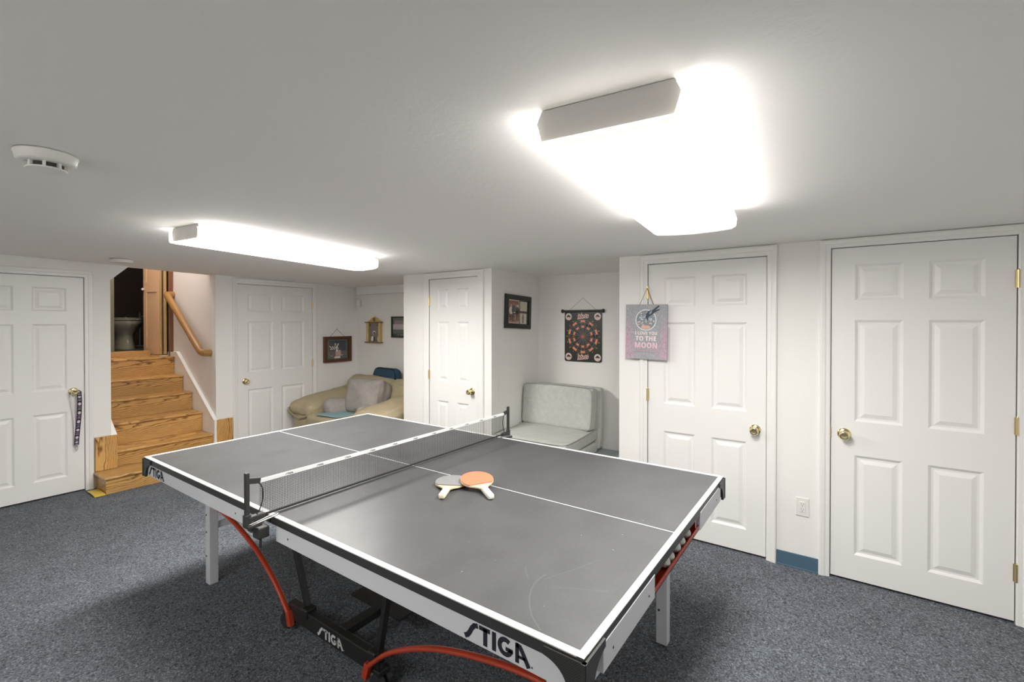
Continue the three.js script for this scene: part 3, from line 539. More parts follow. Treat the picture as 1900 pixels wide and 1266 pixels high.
// net
{
  const t = thing('table_tennis_net', 'black net with white top tape clamped across the table', 'net', [0, 0, 0]);
  const zp = 0.850, y0 = H + 0.008, y1 = 0.898;
  const strings = []; const d = 0.0009;
  for (let y = y0 + 0.004; y < y1; y += 0.0068) strings.push(box(-d / 2, d / 2, y - d / 2, y + d / 2, -zp + 0.045, zp - 0.045));
  for (let z = -zp + 0.045; z <= zp - 0.045; z += 0.0068) strings.push(box(-d / 2, d / 2, y0, y1, z - d / 2, z + d / 2));
  const nm = part('net_mesh', strings, M.string, t); nm.userData.kind = 'stuff';
  const tape = part('top_tape', rbox(-0.003, 0.003, y1 - 0.001, y1 + 0.015, -zp + 0.035, zp - 0.035, 0.002), M.line, t, 'white top tape');
  for (let k = 0; k < 11; k++) part('tape_print', lettering(0.0075).rotateY(R90).translate(0.0034, y1 + 0.003, 0.70 - k * 0.138), M.ink, tape);
  part('bottom_cord', rbox(-0.003, 0.003, y0 - 0.002, y0 + 0.007, -zp + 0.02, zp - 0.02, 0.002), M.string, t);
  for (const f of [1, -1]) {
    const z = f * zp, po = part('net_post', [rbox(-0.008, 0.008, 0.752, 0.948, z - 0.008, z + 0.008, 0.003), rbox(-0.011, 0.011, 0.742, 0.79, z - 0.012, z + 0.012, 0.004)], M.blackPlastic, t);
    part('arm', [bar(V(0, 0.917, z), V(0, 0.907, z - f * 0.05), 0.012, 0.022)], M.blackPlastic, po);
    part('foot', [rbox(-0.012, 0.012, 0.757, 0.78, Math.min(z, z - f * 0.065), Math.max(z, z - f * 0.065), 0.004)], M.blackPlastic, po);
    part('tension_cord', tube([V(0, 0.902, z - f * 0.04), V(0, 0.885, z - f * 0.055), V(0, 0.84, z - f * 0.06), V(0, 0.80, z - f * 0.05), V(0, 0.778, z - f * 0.035)], 0.0022, 24, 8), M.blackPlastic, po);
    part('clamp', [rbox(-0.022, 0.022, 0.685, 0.728, f > 0 ? z - 0.075 : z + 0.03, f > 0 ? z - 0.03 : z + 0.075, 0.005), rod(V(0, 0.645, z - f * 0.05), V(0, 0.69, z - f * 0.05), 0.005), rbox(-0.014, 0.014, 0.72, 0.762, Math.min(z - f * 0.02, z - f * 0.008), Math.max(z - f * 0.02, z - f * 0.008), 0.003)], M.blackPlastic, t);
    part('clamp_wire', tube([V(0.014, 0.752, z), V(0.016, 0.757, z - f * 0.03), V(0.016, 0.764, z - f * 0.10), V(0.024, 0.764, z - f * 0.108), V(0.030, 0.764, z - f * 0.10), V(0.030, 0.757, z - f * 0.03), V(0.024, 0.750, z + f * 0.004)], 0.003, 50, 8), M.chrome, t, 'bent steel clamp wire');
    part('clamp_base', rbox(-0.012, 0.03, 0.74, 0.754, Math.min(z + f * 0.01, z - f * 0.045), Math.max(z + f * 0.01, z - f * 0.045), 0.004), M.blackPlastic, t);
  }
}
// paddles
function paddle(label, rubber, sponge, wood, handleMat, cx, cy, cz, hx, hz, pitch, roll) {
  const t = thing('table_tennis_paddle', label, 'paddle', [cx, cy, cz], 0, 'paddles on the table');
  t.rotation.order = 'YXZ'; t.rotation.set(pitch, Math.atan2(-(hz - cz), hx - cx), 0); t.rotation.set(roll, Math.atan2(-(hz - cz), hx - cx), pitch, 'YXZ');
  const o = new THREE.Shape(); const a0 = 0.52; // handle along +x
  o.moveTo(0.105, 0.013); o.bezierCurveTo(0.088, 0.015, 0.074, 0.03, 0.062, 0.050); for (let k = 0; k <= 30; k++) { const a = a0 + 0.2 + (Math.PI * 2 - 2 * (a0 + 0.2)) * k / 30; o.lineTo(0.079 * Math.cos(a), 0.076 * Math.sin(a)); } o.bezierCurveTo(0.074, -0.03, 0.088, -0.015, 0.105, -0.013); o.closePath();
  part('blade', metric(ext(o, 0.0055, 0.0006).translate(0, 0, -0.0028).rotateX(-R90)), wood, t);
  const r = new THREE.Shape(); const b0 = 0.80; for (let k = 0; k <= 40; k++) { const a = b0 + (Math.PI * 2 - 2 * b0) * k / 40; const p = [0.0785 * Math.cos(a), 0.0755 * Math.sin(a)]; k ? r.lineTo(...p) : r.moveTo(...p); } r.closePath();
  part('sponge', [metric(ext(r, 0.0018).rotateX(-R90).translate(0, 0.0034, 0)), metric(ext(r, 0.0018).rotateX(-R90).translate(0, -0.0052, 0))], sponge, t);
  part('rubber', [metric(ext(r, 0.0016).rotateX(-R90).translate(0, 0.0053, 0))], rubber, t);
  part('handle', cushion(0.102, 0.023, 0.029, 0.008, { n: 8 }).translate(0.135, 0, 0), handleMat, t);
}
paddle('table tennis paddle with grey rubber, lying under the orange one', M.paddleGrey, M.spongeBlack, M.blade, M.paleWood, 0.358, 0.7735, 0.098, 0.440, 0.250, 0, 0);
paddle('table tennis paddle with orange-red rubber, lying on the grey one', M.paddleRed, M.spongeRed, M.blade, std(rgb(0.80, 0.76, 0.70), 0.5), 0.465, 0.790, 0.045, 0.625, 0.140, -0.095, 0.02);
// ---------------------------------------------------------------- tan sofa and what lies on it
{
  const t = thing('sofa', 'tan leather loveseat with overstuffed arms in the left alcove', 'sofa', [0, 0, 0]);
  const cu = (name, w, h, d, r, o, x, y, z, rx = 0, ry = 0, rz = 0) => part(name, cushion(w, h, d, r, o).applyMatrix4(new THREE.Matrix4().makeRotationFromEuler(new THREE.Euler(rx, ry, rz)).setPosition(x, y, z)), M.leather, t);
  cu('base', 1.56, 0.30, 0.92, 0.05, { n: 10 }, -2.86, 0.20, -1.86);
  for (const [x, z] of [[-3.55, -1.5], [-2.15, -1.5], [-3.55, -2.2], [-2.15, -2.2]]) part('foot', lathe([[0, 0], [0.025, 0], [0.032, 0.06], [0, 0.06]], 16).translate(x, 0, z), M.brownWood, t);
  cu('seat_cushion', 0.86, 0.17, 0.78, 0.06, { puff: [0, 0.025, 0], rough: 0.008, off: 3 }, -2.87, 0.355, -1.74);
  const arm = (x, sd) => {
    cu('arm_body', 0.32, 0.36, 0.90, 0.08, { n: 12 }, x, 0.26, -1.82);
    const g = cushion(0.48, 0.17, 0.98, 0.07, { puff: [0, 0.05, 0.02], rough: 0.026, freq: 5, off: x, n: 26 }); const p = g.attributes.position;
    for (let i = 0; i < p.count; i++) { const f = (p.getZ(i) + 0.5); p.setY(i, p.getY(i) + 0.12 * (1 - f) * (1 - f) - 0.10 * Math.max(0, f - 0.80) - 0.35 * p.getX(i) * p.getX(i)); }
    g.computeVertexNormals();
    const a = part('arm_pillow', g.translate(x, 0.495, -1.86), M.leather, t);
    part('piping', tube([V(x - 0.25, 0.475, -1.45), V(x - 0.24, 0.465, -1.385), V(x - 0.17, 0.440, -1.352), V(x - 0.09, 0.405, -1.350), V(x - 0.02, 0.385, -1.352), V(x + 0.04, 0.372, -1.356), V(x + 0.10, 0.385, -1.356), V(x + 0.16, 0.405, -1.36), V(x + 0.235, 0.45, -1.40)], 0.010, 50, 8), M.leatherSeam, a);
  };
  arm(-3.46, 1); arm(-2.24, 2);
  cu('back_frame', 1.50, 0.60, 0.20, 0.07, { n: 12 }, -2.86, 0.45, -2.285, -0.04);
  cu('back_cushion', 0.82, 0.46, 0.26, 0.10, { puff: [0, 0.02, 0.06], rough: 0.018, off: 1, n: 22 }, -3.09, 0.58, -2.14, -0.14);
  cu('back_cushion', 0.62, 0.45, 0.26, 0.10, { puff: [0, 0.02, 0.06], rough: 0.024, off: 7, n: 22 }, -2.36, 0.59, -2.12, -0.14, -0.12);
}
{
  const t = thing('backrest_pillow', 'grey plush reading pillow with arms propped on the sofa', 'pillow', [-2.745, 0.45, -1.80], 0.16);
  part('body', cushion(0.54, 0.44, 0.26, 0.11, { puff: [-0.03, -0.02, 0.05], rough: 0.03, freq: 5, off: 2, n: 26 }).rotateX(-0.2).translate(0.02, 0.185, 0), M.plush, t);
  part('arm', cushion(0.22, 0.21, 0.36, 0.10, { rough: 0.015, off: 9, n: 16 }).rotateY(-0.5).translate(-0.31, 0.06, 0.12), M.plush, t);
  part('arm', cushion(0.20, 0.18, 0.34, 0.09, { rough: 0.015, off: 5, n: 16 }).rotateY(0.15).translate(0.19, 0.04, 0.17), M.plush, t);
}
{
  const t = thing('pillow', 'navy blue pillow standing on top of the sofa back', 'pillow', [-2.93, 0.80, -2.265]);
  part('cover', cushion(0.44, 0.26, 0.13, 0.065, { puff: [0, 0, 0.02], rough: 0.008, off: 4, n: 20 }), M.navy, t);
  part('piping', tube([V(-0.20, -0.05, 0.055), V(-0.205, 0.05, 0.05), V(-0.165, 0.112, 0.045), V(0, 0.128, 0.045), V(0.165, 0.112, 0.045), V(0.205, 0.05, 0.05), V(0.20, -0.05, 0.055)], 0.006, 60, 8), M.navyDark, t);
  part('tuft', new THREE.SphereGeometry(0.022, 14, 10).scale(1, 1, 0.4).translate(-0.02, 0.02, 0.083), M.navyDark, t);
}
solo('folder', 'flat pale blue folder lying on the sofa seat', 'folder', [rbox(-0.18, 0.18, 0, 0.012, -0.13, 0.13, 0.004).rotateY(0.1).translate(-2.90, 0.452, -1.50)], M.aqua);
// ---------------------------------------------------------------- grey folding foam chair
{
  const t = thing('foam_chair', 'grey fabric folding foam chair in the alcove under the dartboard', 'chair', [0, 0, 0]);
  const blk = (name, w, h, d, x, y, z, rx, o = {}) => {
    const m = new THREE.Matrix4().makeRotationFromEuler(new THREE.Euler(rx, 0, 0)).setPosition(x, y, z);
    const c = part(name, cushion(w, h, d, 0.022, { puff: [0.004, 0.010, 0.010], rough: 0.008, freq: 4, n: 18, ...o }).applyMatrix4(m), M.suede, t);
    return [c, m];
  };
  const seam = (c, m, pts, closed = true) => part('piping', tube(pts.map(p => V(...p).applyMatrix4(m)), 0.0038, 80, 6, closed), M.suedeSeam, c);
  const loop = (a, b, z, ax) => { const k = 0.018, q = [[-a, -b + k], [-a, b - k], [-a + k, b], [a - k, b], [a, b - k], [a, -b + k], [a - k, -b], [-a + k, -b]]; return q.map(([u, v]) => ax === 'z' ? [u, v, z] : [u, z, v]); };
  blk('lower_cushion', 0.74, 0.10, 0.64, -0.385, 0.352, -1.995, 0, { off: 1 });
  let [c, m] = blk('seat_cushion', 0.745, 0.115, 0.66, -0.385, 0.458, -2.005, 0.06, { off: 2 });
  seam(c, m, loop(0.366, 0.324, 0.055, 'y'));
  [c, m] = blk('rear_cushion', 0.72, 0.57, 0.10, -0.352, 0.612, -2.355, -0.05, { off: 3 });
  [c, m] = blk('back_cushion', 0.745, 0.385, 0.13, -0.378, 0.715, -2.205, -0.09, { off: 4 });
  seam(c, m, loop(0.366, 0.186, 0.062, 'z'));
}
// ---------------------------------------------------------------- pictures and signs
function framed(name, label, category, pos, turn, w, h, bw, bd, frameMat, tex, tilt = 0) {
  const t = thing(name, label, category, pos, turn); t.rotation.order = 'YXZ'; t.rotation.z = tilt;
  const P = [[-w / 2, -h / 2], [w / 2, -h / 2], [w / 2, h / 2], [-w / 2, h / 2]], Q = [[-w / 2 + bw, -h / 2 + bw], [w / 2 - bw, -h / 2 + bw], [w / 2 - bw, h / 2 - bw], [-w / 2 + bw, h / 2 - bw]];
  for (let k = 0; k < 4; k++) { const l = (k + 1) % 4; part('frame_rail', metric(ext(poly([P[k], P[l], Q[l], Q[k]]), bd - 0.004, 0.002).translate(0, 0, 0.002)), frameMat, t); }
  part('picture', new THREE.PlaneGeometry(w - 2 * bw + 0.004, h - 2 * bw + 0.004).translate(0, 0, bd * 0.45), print(tex, 0.35), t);
  part('backing', box(-w / 2 + bw - 0.004, w / 2 - bw + 0.004, -h / 2 + bw - 0.004, h / 2 - bw + 0.004, 0.001, bd * 0.4), M.frameBlack, t);
  part('glazing', new THREE.PlaneGeometry(w - 2 * bw, h - 2 * bw).translate(0, 0, bd * 0.62), M.glass, t);
  return t;
}
const figure = (x, cx, by, s, c1, c2, c3) => { // small generic standing figure
  x.fillStyle = c3; x.fillRect(cx - s * 0.13, by - s * 0.45, s * 0.11, s * 0.45); x.fillRect(cx + s * 0.02, by - s * 0.45, s * 0.11, s * 0.45);
  x.fillStyle = c1; x.beginPath(); x.ellipse(cx, by - s * 0.62, s * 0.17, s * 0.24, 0, 0, 7); x.fill();
  x.fillStyle = c2; x.beginPath(); x.arc(cx, by - s * 0.93, s * 0.09, 0, 7); x.fill();
};
const photo1 = canvasTex(512, 420, (x, w, h) => {
  x.fillStyle = '#4c5149'; x.fillRect(0, 0, w, h); x.strokeStyle = '#8d9a8c'; x.lineWidth = 6; x.strokeRect(58, 28, w - 112, h - 70);
  x.fillStyle = '#3a4348'; x.fillRect(61, 31, w - 118, h - 76); x.fillStyle = '#6a6158'; x.fillRect(61, 250, w - 118, 98);
  x.fillStyle = '#bda291'; x.fillRect(210, 230, 120, 118); x.fillStyle = '#efe9e2';
  for (const [a, b, c, d, r] of [[205, 110, 22, 60, -0.2], [262, 118, 24, 64, 0.5], [232, 170, 26, 42, 0], [240, 235, 30, 50, 0]]) { x.save(); x.translate(a, b); x.rotate(r); x.beginPath(); x.ellipse(0, 0, c / 2, d / 2, 0, 0, 7); x.fill(); x.restore(); }
  x.fillStyle = '#e8d9c8'; for (let k = 0; k < 22; k++) { x.beginPath(); x.ellipse(80 + (k * 37) % 190, 150 + (k * 53) % 70, 9, 13, k, 0, 7); x.fill(); }
  x.fillStyle = '#d8d2c8'; x.fillRect(90, 345, 60, 7); x.fillRect(300, 335, 80, 9); x.fillStyle = '#efe7dd'; x.fillRect(186, 358, 128, 42); x.strokeStyle = '#8a8076'; x.lineWidth = 4; for (let k = 0; k < 7; k++) { x.beginPath(); x.moveTo(198 + k * 15, 390); x.lineTo(204 + k * 15, 368 + (k % 3) * 5); x.stroke(); }
});
const photo3 = canvasTex(512, 400, (x, w, h) => {
  x.fillStyle = '#59605c'; x.fillRect(0, 0, w, h); x.fillStyle = '#8a7274'; x.fillRect(60, 60, w - 90, 80); x.fillStyle = '#b7a7ae'; x.fillRect(20, 140, w - 40, 110); x.fillStyle = '#8f8a94'; for (let k = 0; k < 70; k++) x.fillRect(20 + (k * 71) % 470, 145 + (k * 37) % 100, 9, 4);
  x.fillStyle = '#4d5c4e'; x.fillRect(0, 258, w, 90); x.fillStyle = '#1e2420'; x.fillRect(0, 340, w, 60); x.fillStyle = '#8c8e62'; x.fillRect(160, 352, 26, 22); x.fillRect(220, 356, 170, 16); x.fillRect(420, 352, 24, 22);
});
const photo4 = canvasTex(512, 400, (x, w, h) => {
  x.fillStyle = '#2f3429'; x.fillRect(0, 0, w, h);
  x.fillStyle = '#d9cdbb'; x.fillRect(22, 16, 262, 366); x.fillStyle = '#8d5443'; x.fillRect(34, 28, 238, 342); x.fillStyle = '#b98f76'; x.fillRect(34, 290, 238, 80);
  figure(x, 85, 340, 250, '#e6ddd2', '#c99b7d', '#5f4a42'); figure(x, 150, 350, 290, '#46484e', '#8f7360', '#55534c'); figure(x, 205, 345, 260, '#5a5a5e', '#b58c73', '#b48379'); figure(x, 246, 340, 250, '#4e3530', '#d8b8a4', '#6a4238');
  x.fillStyle = '#efe8dc'; x.fillRect(70, 215, 50, 14); x.fillRect(140, 205, 44, 12);
  x.fillStyle = '#d3cbb0'; x.fillRect(304, 30, 176, 150); x.strokeStyle = '#a9a58c'; for (let k = 0; k < 10; k++) { x.beginPath(); x.moveTo(322, 48 + k * 12); x.lineTo(462 - (k * 29) % 40, 48 + k * 12); x.stroke(); }
  x.fillStyle = '#d8cfbd'; x.fillRect(304, 216, 168, 166); figure(x, 382, 370, 140, '#8a6e60', '#5d463c', '#6a5248');
});
const photo2 = canvasTex(300, 420, (x, w, h) => {
  x.fillStyle = '#857970'; x.fillRect(0, 0, w, h); x.fillStyle = '#938880'; for (let k = 0; k < 160; k++) x.fillRect((k * 67) % w, (k * 41) % h, 14, 6);
  x.fillStyle = '#3a2c22'; x.fillRect(16, 30, 26, 54); x.fillRect(246, 40, 30, 50); x.fillStyle = '#ded6cc'; x.fillRect(262, 70, 16, 28);
  x.lineWidth = 20; x.strokeStyle = '#f0ebe4'; x.beginPath(); x.arc(150, 225, 36, Math.PI, Math.PI * 2); x.stroke(); x.fillStyle = '#2f2824'; x.beginPath(); x.arc(150, 222, 20, 0, 7); x.fill(); x.fillStyle = '#ece6de'; x.fillRect(110, 235, 22, 26);
  x.beginPath(); x.ellipse(92, 350, 40, 58, 0.3, 0, 7); x.fill(); x.fillStyle = '#4b423b'; x.fillRect(126, 310, 50, 90); x.fillStyle = '#efe9e0'; x.beginPath(); x.ellipse(270, 350, 16, 60, 0, 0, 7); x.fill();
});
{
  const t = framed('framed_picture', 'brown framed baseball picture hanging by string left of the sofa', 'picture', [XL + 0.006, 1.152, -2.07], R90, 0.41, 0.34, 0.036, 0.042, M.frameBrown, photo1);
  part('hanging_cord', [tube([V(-0.11, 0.17, 0.012), V(-0.05, 0.222, 0.006), V(0, 0.268, 0.004)], 0.0016, 12, 6), tube([V(0, 0.268, 0.004), V(0.05, 0.222, 0.006), V(0.11, 0.17, 0.012)], 0.0016, 12, 6)], M.pineDark, t);
  part('nail', rod(V(0, 0.27, -0.004), V(0, 0.27, 0.012), 0.003), M.chrome, t);
}
framed('framed_picture', 'black framed stadium picture half hidden behind the closet corner', 'picture', [-2.80, 1.452, -2.395], 0, 0.37, 0.272, 0.016, 0.022, M.frameBlack, photo3);
framed('framed_picture', 'black framed photo collage on the alcove side wall', 'picture', [-0.765 + 0.002, 1.617, -2.065], R90, 0.43, 0.322, 0.038, 0.026, M.frameBlack, photo4, -0.04);
{ // gabled wooden plaque
  const t = thing('wooden_plaque', 'pine wooden plaque with gabled top and player picture above the sofa', 'plaque', [-3.335, 1.235, -2.397]);
  part('back_board', metric(ext(poly([[-0.145, 0.01], [0.145, 0.01], [0.145, 0.285], [0.115, 0.30], [0.05, 0.335], [0.0, 0.355], [-0.05, 0.335], [-0.115, 0.30], [-0.145, 0.285]]), 0.014, 0.001)), M.pine, t);
  for (const s of [-1, 1]) part('column', [rod(V(s * 0.125, 0.012, 0.026), V(s * 0.125, 0.28, 0.026), 0.019, 0.019, 20)], M.pine, t);
  for (const y of [0, 0.272]) part('ledge', rbox(-0.168, 0.168, y, y + 0.013, 0, 0.05, 0.003), M.pineDark, t);
  part('medallion', new THREE.CylinderGeometry(0.026, 0.026, 0.006, 24).rotateX(R90).translate(0, 0.315, 0.017), M.pineDark, t, 'dark round medallion');
  part('picture', new THREE.PlaneGeometry(0.205, 0.262).translate(0, 0.144, 0.0165), print(photo2, 0.4), t);
}
{ // magnetic dartboard
  const tex = canvasTex(820, 1000, (x, w, h) => {
    x.fillStyle = '#23241d'; x.fillRect(0, 0, w, h);
    const cx = w / 2, cy = h * 0.495, R = 330;
    for (let k = 0; k < 20; k++) {
      const a = (k - 0.5) * Math.PI / 10 - Math.PI / 2, b = a + Math.PI / 10, o = k % 2 === 0;
      const ring = (r0, r1, c) => { x.fillStyle = c; x.beginPath(); x.arc(cx, cy, r1, a, b); x.arc(cx, cy, r0, b, a, true); x.closePath(); x.fill(); };
      ring(0, R, o ? '#31323f' : '#23241d'); ring(R - 42, R, o ? '#ee8a5e' : '#2c2a26'); ring(180, 218, o ? '#ee8a5e' : '#23241d'); ring(0, 180, o ? '#3a3540' : '#191a16');
    }
    x.strokeStyle = '#b7a58c'; x.lineWidth = 3; for (const r of [R, R - 42, 218, 180]) { x.beginPath(); x.arc(cx, cy, r, 0, 7); x.stroke(); }
    for (let k = 0; k < 20; k++) { const a = (k - 0.5) * Math.PI / 10; x.beginPath(); x.moveTo(cx + 30 * Math.cos(a), cy + 30 * Math.sin(a)); x.lineTo(cx + R * Math.cos(a), cy + R * Math.sin(a)); x.stroke(); }
    x.fillStyle = '#c9703f'; x.beginPath(); x.arc(cx, cy, 34, 0, 7); x.fill(); x.fillStyle = '#4a2a18'; x.beginPath(); x.arc(cx, cy, 22, 0, 7); x.fill(); x.fillStyle = '#ffe9bf'; x.beginPath(); x.arc(cx, cy, 9, 0, 7); x.fill();
    x.font = 'bold 34px sans-serif'; x.textAlign = 'center'; x.textBaseline = 'middle'; x.fillStyle = '#c9a777';
    [20, 1, 18, 4, 13, 6, 10, 15, 2, 17, 3, 19, 7, 16, 8, 11, 14, 9, 12, 5].forEach((n, k) => { const a = k * Math.PI / 10 - Math.PI / 2; x.fillText(String(n), cx + 362 * Math.cos(a), cy + 372 * Math.sin(a)); });
    for (const [ex, ey] of [[90, 96], [w - 90, 96], [90, h - 96], [w - 90, h - 96]]) {
      x.fillStyle = '#e9dfdb'; x.beginPath(); x.arc(ex, ey, 72, 0, 7); x.fill();
      x.strokeStyle = '#c9a091'; x.lineWidth = 4; x.beginPath(); x.arc(ex, ey, 64, 0, 7); x.stroke();
      x.fillStyle = '#2b2a30'; x.beginPath(); x.moveTo(ex - 56, ey + 8); for (const [px, py] of [[-48, -8], [-36, -8], [-36, -24], [-22, -24], [-22, -36], [-8, -36], [0, -50], [8, -36], [24, -36], [24, -22], [38, -22], [38, -8], [52, -8], [56, 8]]) x.lineTo(ex + px, ey + py); x.closePath(); x.fill();
      x.font = 'bold italic 44px serif'; x.fillStyle = '#d98a72'; x.fillText('Mets', ex, ey + 14);
      x.fillStyle = '#4b4640'; x.fillRect(ex - 30, ey + 42, 60, 4);
    }
    for (const ey of [92, h - 92]) { x.save(); x.translate(w / 2, ey); x.rotate(-0.12); x.font = 'bold italic 96px serif'; x.lineWidth = 22; x.strokeStyle = '#f0c9bb'; x.strokeText('Mets', 0, 0); x.fillStyle = '#3a2430'; x.fillText('Mets', 0, 0); x.restore(); }
  });
  const t = thing('dartboard', 'black and orange roll-up magnetic dartboard hanging on the alcove wall', 'dartboard', [-0.247, 1.372, -2.464]);
  const w = 0.405, h = 0.495, s = new THREE.Shape(); const r = 0.022; s.moveTo(-w / 2, h / 2); s.lineTo(w / 2, h / 2); s.lineTo(w / 2, -h / 2 + r); s.absarc(w / 2 - r, -h / 2 + r, r, 0, -R90, true); s.lineTo(-w / 2 + r, -h / 2); s.absarc(-w / 2 + r, -h / 2 + r, r, -R90, -Math.PI, true); s.closePath();
  part('sheet', ext(s, 0.003), M.blackPlastic, t);
  const g = new THREE.ShapeGeometry(s, 8), p = g.attributes.position, uv = g.attributes.uv; for (let i = 0; i < p.count; i++) uv.setXY(i, (p.getX(i) + w / 2) / w, (p.getY(i) + h / 2) / h);
  part('printed_face', g.translate(0, 0, 0.0036), print(tex, 0.35), t);
  part('rod', [rod(V(-0.215, h / 2 + 0.008, 0.008), V(0.215, h / 2 + 0.008, 0.008), 0.011)], M.blackPlastic, t);
  for (const q of [-1, 1]) part('end_knob', new THREE.SphereGeometry(0.020, 18, 14).scale(0.7, 1, 1).translate(q * 0.222, h / 2 + 0.008, 0.014), M.blackPlastic, t);
  part('hanging_cord', [rod(V(-0.15, h / 2 + 0.014, 0.008), V(0, 0.385, 0.003), 0.0015, 0.0015, 6), rod(V(0, 0.385, 0.003), V(0.15, h / 2 + 0.014, 0.008), 0.0015, 0.0015, 6)], std(rgb(0.35, 0.33, 0.3), 0.8), t);
  part('nail', rod(V(0, 0.386, -0.004), V(0, 0.386, 0.008), 0.003), M.chrome, t);
}
// magnetic darts left on the board
[[-0.085, -0.003, M.paddleRed, 'orange'], [0.135, 0.012, M.navy, 'navy'], [0.062, 0.108, M.navy, 'dark'], [0.058, -0.105, M.paddleRed, 'red']].forEach(([x, y, m], i) => {
  const t = thing('magnetic_dart', ['orange dart stuck left of the bullseye on the dartboard', 'navy dart stuck right of the bullseye on the dartboard', 'navy dart stuck at the upper right of the dartboard', 'orange dart stuck at the lower right of the dartboard'][i], 'dart', [-0.247 + x, 1.377 + y, -2.4602], 0, 'darts on the dartboard');
  part('magnet', new THREE.CylinderGeometry(0.006, 0.006, 0.004, 16).rotateX(R90).translate(0, 0, 0.002), M.chrome, t);
  part('barrel', rod(V(0, 0, 0.004), V(0, 0, 0.03), 0.004), M.chrome, t);
  part('flight', [box(-0.010, 0.010, -0.0006, 0.0006, 0.026, 0.05), box(-0.0006, 0.0006, -0.010, 0.010, 0.026, 0.05)], m, t);
});
{ // hanging sign on the hinge of the right-hand door
  const tex = canvasTex(610, 800, (x, w, h) => {
    const im = x.createImageData(w, h); for (let j = 0; j < h; j++) for (let i = 0; i < w; i++) {
      const u = i / w, v = j / h, k = 4 * (j * w + i), e = Math.abs(u - 0.5) * 2, sp = (n256(u, v) - 0.5) * 36 + (n64(u, v) - 0.5) * 26;
      const pk = clamp(Math.max(e - 0.55, 0) * 2.2 * Math.max(0, 1 - Math.abs(v - 0.62) * 2.2) + Math.max(0, v - 0.62) * 1.1 * (0.5 + n16(u, v) * 0.9) * (0.4 + e) - Math.max(0, v - 0.86) * 4 * (1 - e), 0, 1);
      im.data[k] = clamp(160 + 36 * pk + sp); im.data[k + 1] = clamp(162 - 8 * pk + sp); im.data[k + 2] = clamp(166 + 8 * pk + sp); im.data[k + 3] = 255;
    } x.putImageData(im, 0, 0);
    const cx = w * 0.49, cy = 225, R = 148;
    x.fillStyle = '#858d92'; x.beginPath(); x.arc(cx, cy, R, 0, 7); x.fill(); x.lineWidth = 13; x.strokeStyle = '#dfe2e3'; x.beginPath(); x.arc(cx, cy, R, 0, 7); x.stroke();
    let s = 7; const r = () => { s = (s * 1664525 + 1013904223) >>> 0; return s / 4294967296; };
    for (let k = 0; k < 60; k++) { const a = r() * 7, q = Math.sqrt(r()) * R * 0.88, py = cy + q * Math.sin(a); x.fillStyle = py > cy + 30 ? '#e2bfb4' : '#d5dadc'; x.beginPath(); x.ellipse(cx + q * Math.cos(a), py, 4 + 12 * r(), 3 + 7 * r(), r() * 3, 0, 7); x.fill(); }
    x.fillStyle = '#dcae9f'; x.beginPath(); x.ellipse(cx, cy + 106, 70, 28, 0, 0, 7); x.fill();
    x.fillStyle = '#3c4652'; x.beginPath(); x.moveTo(300, 200); x.bezierCurveTo(290, 130, 330, 80, 390, 84); x.lineTo(480, 14); x.lineTo(505, 20); x.lineTo(440, 82); x.lineTo(506, 60); x.lineTo(500, 78); x.lineTo(420, 122); x.bezierCurveTo(400, 150, 350, 160, 330, 200); x.lineTo(336, 240); x.closePath(); x.fill(); x.fillStyle = '#8a97a3'; x.beginPath(); x.ellipse(368, 116, 16, 30, 0.7, 0, 7); x.fill();
    x.textAlign = 'center'; x.fillStyle = '#efe0dc'; x.font = 'bold 62px sans-serif'; x.fillText('I LOVE YOU', w * 0.50, 440, 380); x.font = 'bold 92px sans-serif'; x.fillText('TO THE', w * 0.50, 528, 372); x.fillStyle = '#efc0d0'; x.font = 'bold 108px sans-serif'; x.fillText('MOON', w * 0.50, 632, 372); x.fillStyle = '#b98aa6'; x.font = 'bold 36px sans-serif'; x.fillText('AND BACK AGAIN', w * 0.50, 682, 380);
    x.fillStyle = '#77757c'; x.fillRect(w * 0.22, 692, w * 0.55, 4); x.strokeStyle = '#8b8990'; x.lineWidth = 3; x.beginPath(); x.moveTo(240, 758); for (let k = 0; k < 12; k++) x.lineTo(250 + k * 11, 752 + (k % 2) * 9); x.stroke();
  });
  const t = thing('hanging_sign', 'grey and pink moon sign hanging from a door hinge', 'sign', [0.682, 1.448, ZR + 0.030]); t.rotation.z = -0.012;
  part('board', rbox(-0.153, 0.153, -0.20, 0.20, -0.005, 0.005, 0.002), std(rgb(0.30, 0.30, 0.31), 0.6), t);
  part('printed_face', new THREE.PlaneGeometry(0.304, 0.398).translate(0, 0, 0.0056), print(tex, 0.6), t);
  for (const s of [-1, 1]) part('ribbon', bar(V(s * 0.052, 0.196, 0.003), V(0, 0.318, -0.006), 0.008, 0.002, 0.0008), std(rgb(0.16, 0.09, 0.03), 0.6), t);
}
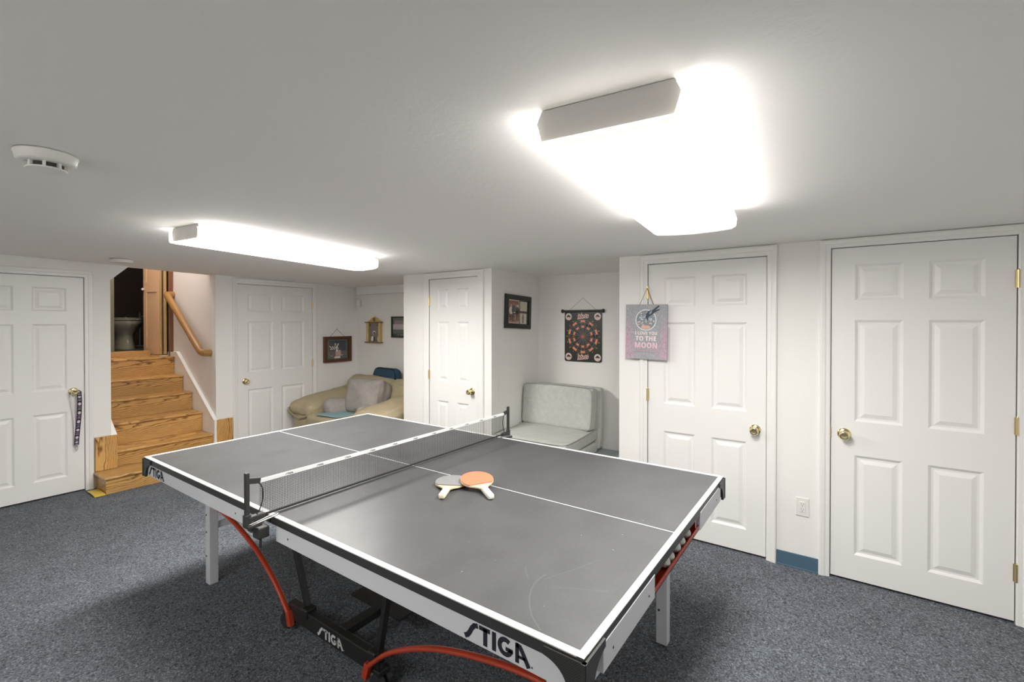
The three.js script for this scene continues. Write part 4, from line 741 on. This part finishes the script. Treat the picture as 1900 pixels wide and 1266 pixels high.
// ---------------------------------------------------------------- small wall things
{
  const t = thing('outlet', 'white duplex wall outlet above the blue base', 'outlet', [1.651, 0.384, ZR]);
  part('cover_plate', rbox(-0.035, 0.035, -0.057, 0.057, 0, 0.006, 0.003), M.plasticWhite, t);
  const ins = part('receptacle', rbox(-0.0165, 0.0165, -0.034, 0.034, 0.004, 0.0085, 0.002), M.plasticWhite, t);
  for (const y of [0.017, -0.015]) part('slot', [box(-0.0075, -0.0055, y - 0.0005, y + 0.0065, 0.0082, 0.0088), box(0.0055, 0.0075, y - 0.0005, y + 0.0065, 0.0082, 0.0088), rod(V(0, y - 0.008, 0.0082), V(0, y - 0.008, 0.0088), 0.0024)], M.slot, ins);
}
{
  const t = thing('motion_sensor', 'small white motion sensor under the beam in the sofa alcove', 'sensor', [-3.66, 1.776, -2.372], 0.6);
  part('body', cushion(0.06, 0.10, 0.045, 0.014, { n: 8, puff: [0, 0, 0.006] }), M.plasticWhite, t);
  part('window', rbox(-0.018, 0.018, -0.03, 0.002, 0.018, 0.0285, 0.004), M.white, t);
}
{ // lanyard on the left door knob
  const tex = canvasTex(64, 1024, (x, w, h) => {
    x.fillStyle = '#1d1622'; x.fillRect(0, 0, w, h); for (let k = 0; k < 9; k++) { const y = 50 + k * 112; x.fillStyle = '#d9c6d2'; x.beginPath(); x.arc(32, y, 20, 0, 7); x.fill(); x.fillStyle = '#8e7aa0'; x.fillRect(12, y + 32, 40, 8); x.fillRect(16, y + 48, 32, 8); x.fillStyle = '#c9b9c4'; x.fillRect(12, y + 64, 40, 6); }
  });
  const t = thing('lanyard', 'dark patterned lanyard hanging from the left door knob', 'lanyard', [XL, 0.901, 0.576]);
  const ribbon = (pts, w, m, name) => { const P = [], U = [], I = []; pts.forEach(([x, y, z], i) => { P.push(x, y, z + w / 2, x, y, z - w / 2); U.push(0, 1 - i / (pts.length - 1), 1, 1 - i / (pts.length - 1)); if (i) { const k = 2 * i; I.push(k - 2, k, k - 1, k - 1, k, k + 1); } }); const g = new THREE.BufferGeometry(); g.setAttribute('position', new THREE.Float32BufferAttribute(P, 3)); g.setAttribute('uv', new THREE.Float32BufferAttribute(U, 2)); g.setIndex(I); g.computeVertexNormals(); m.side = THREE.DoubleSide; return part(name, g.toNonIndexed(), m, t); };
  ribbon([[0.030, 0.016, -0.012], [0.036, 0.0, -0.030], [0.036, -0.08, -0.034], [0.032, -0.2, -0.032], [0.026, -0.32, -0.024], [0.024, -0.42, -0.016], [0.024, -0.475, -0.014]], 0.032, print(tex, 0.7), 'strap');
  ribbon([[0.030, 0.014, 0.012], [0.034, -0.02, 0.022], [0.030, -0.10, 0.016], [0.026, -0.18, 0.004], [0.020, -0.30, -0.002], [0.020, -0.40, -0.004]], 0.010, std(rgb(0.72, 0.64, 0.68), 0.7), 'strap');
  part('clip', [tube([V(0.024, -0.475, -0.014), V(0.024, -0.50, -0.006), V(0.024, -0.525, -0.012), V(0.024, -0.51, -0.022), V(0.024, -0.48, -0.016)], 0.0022, 24, 6), rbox(0.02, 0.028, -0.49, -0.47, -0.024, -0.004, 0.002)], M.chrome, t, 'metal clip');
}
renderer.render(scene, camera);
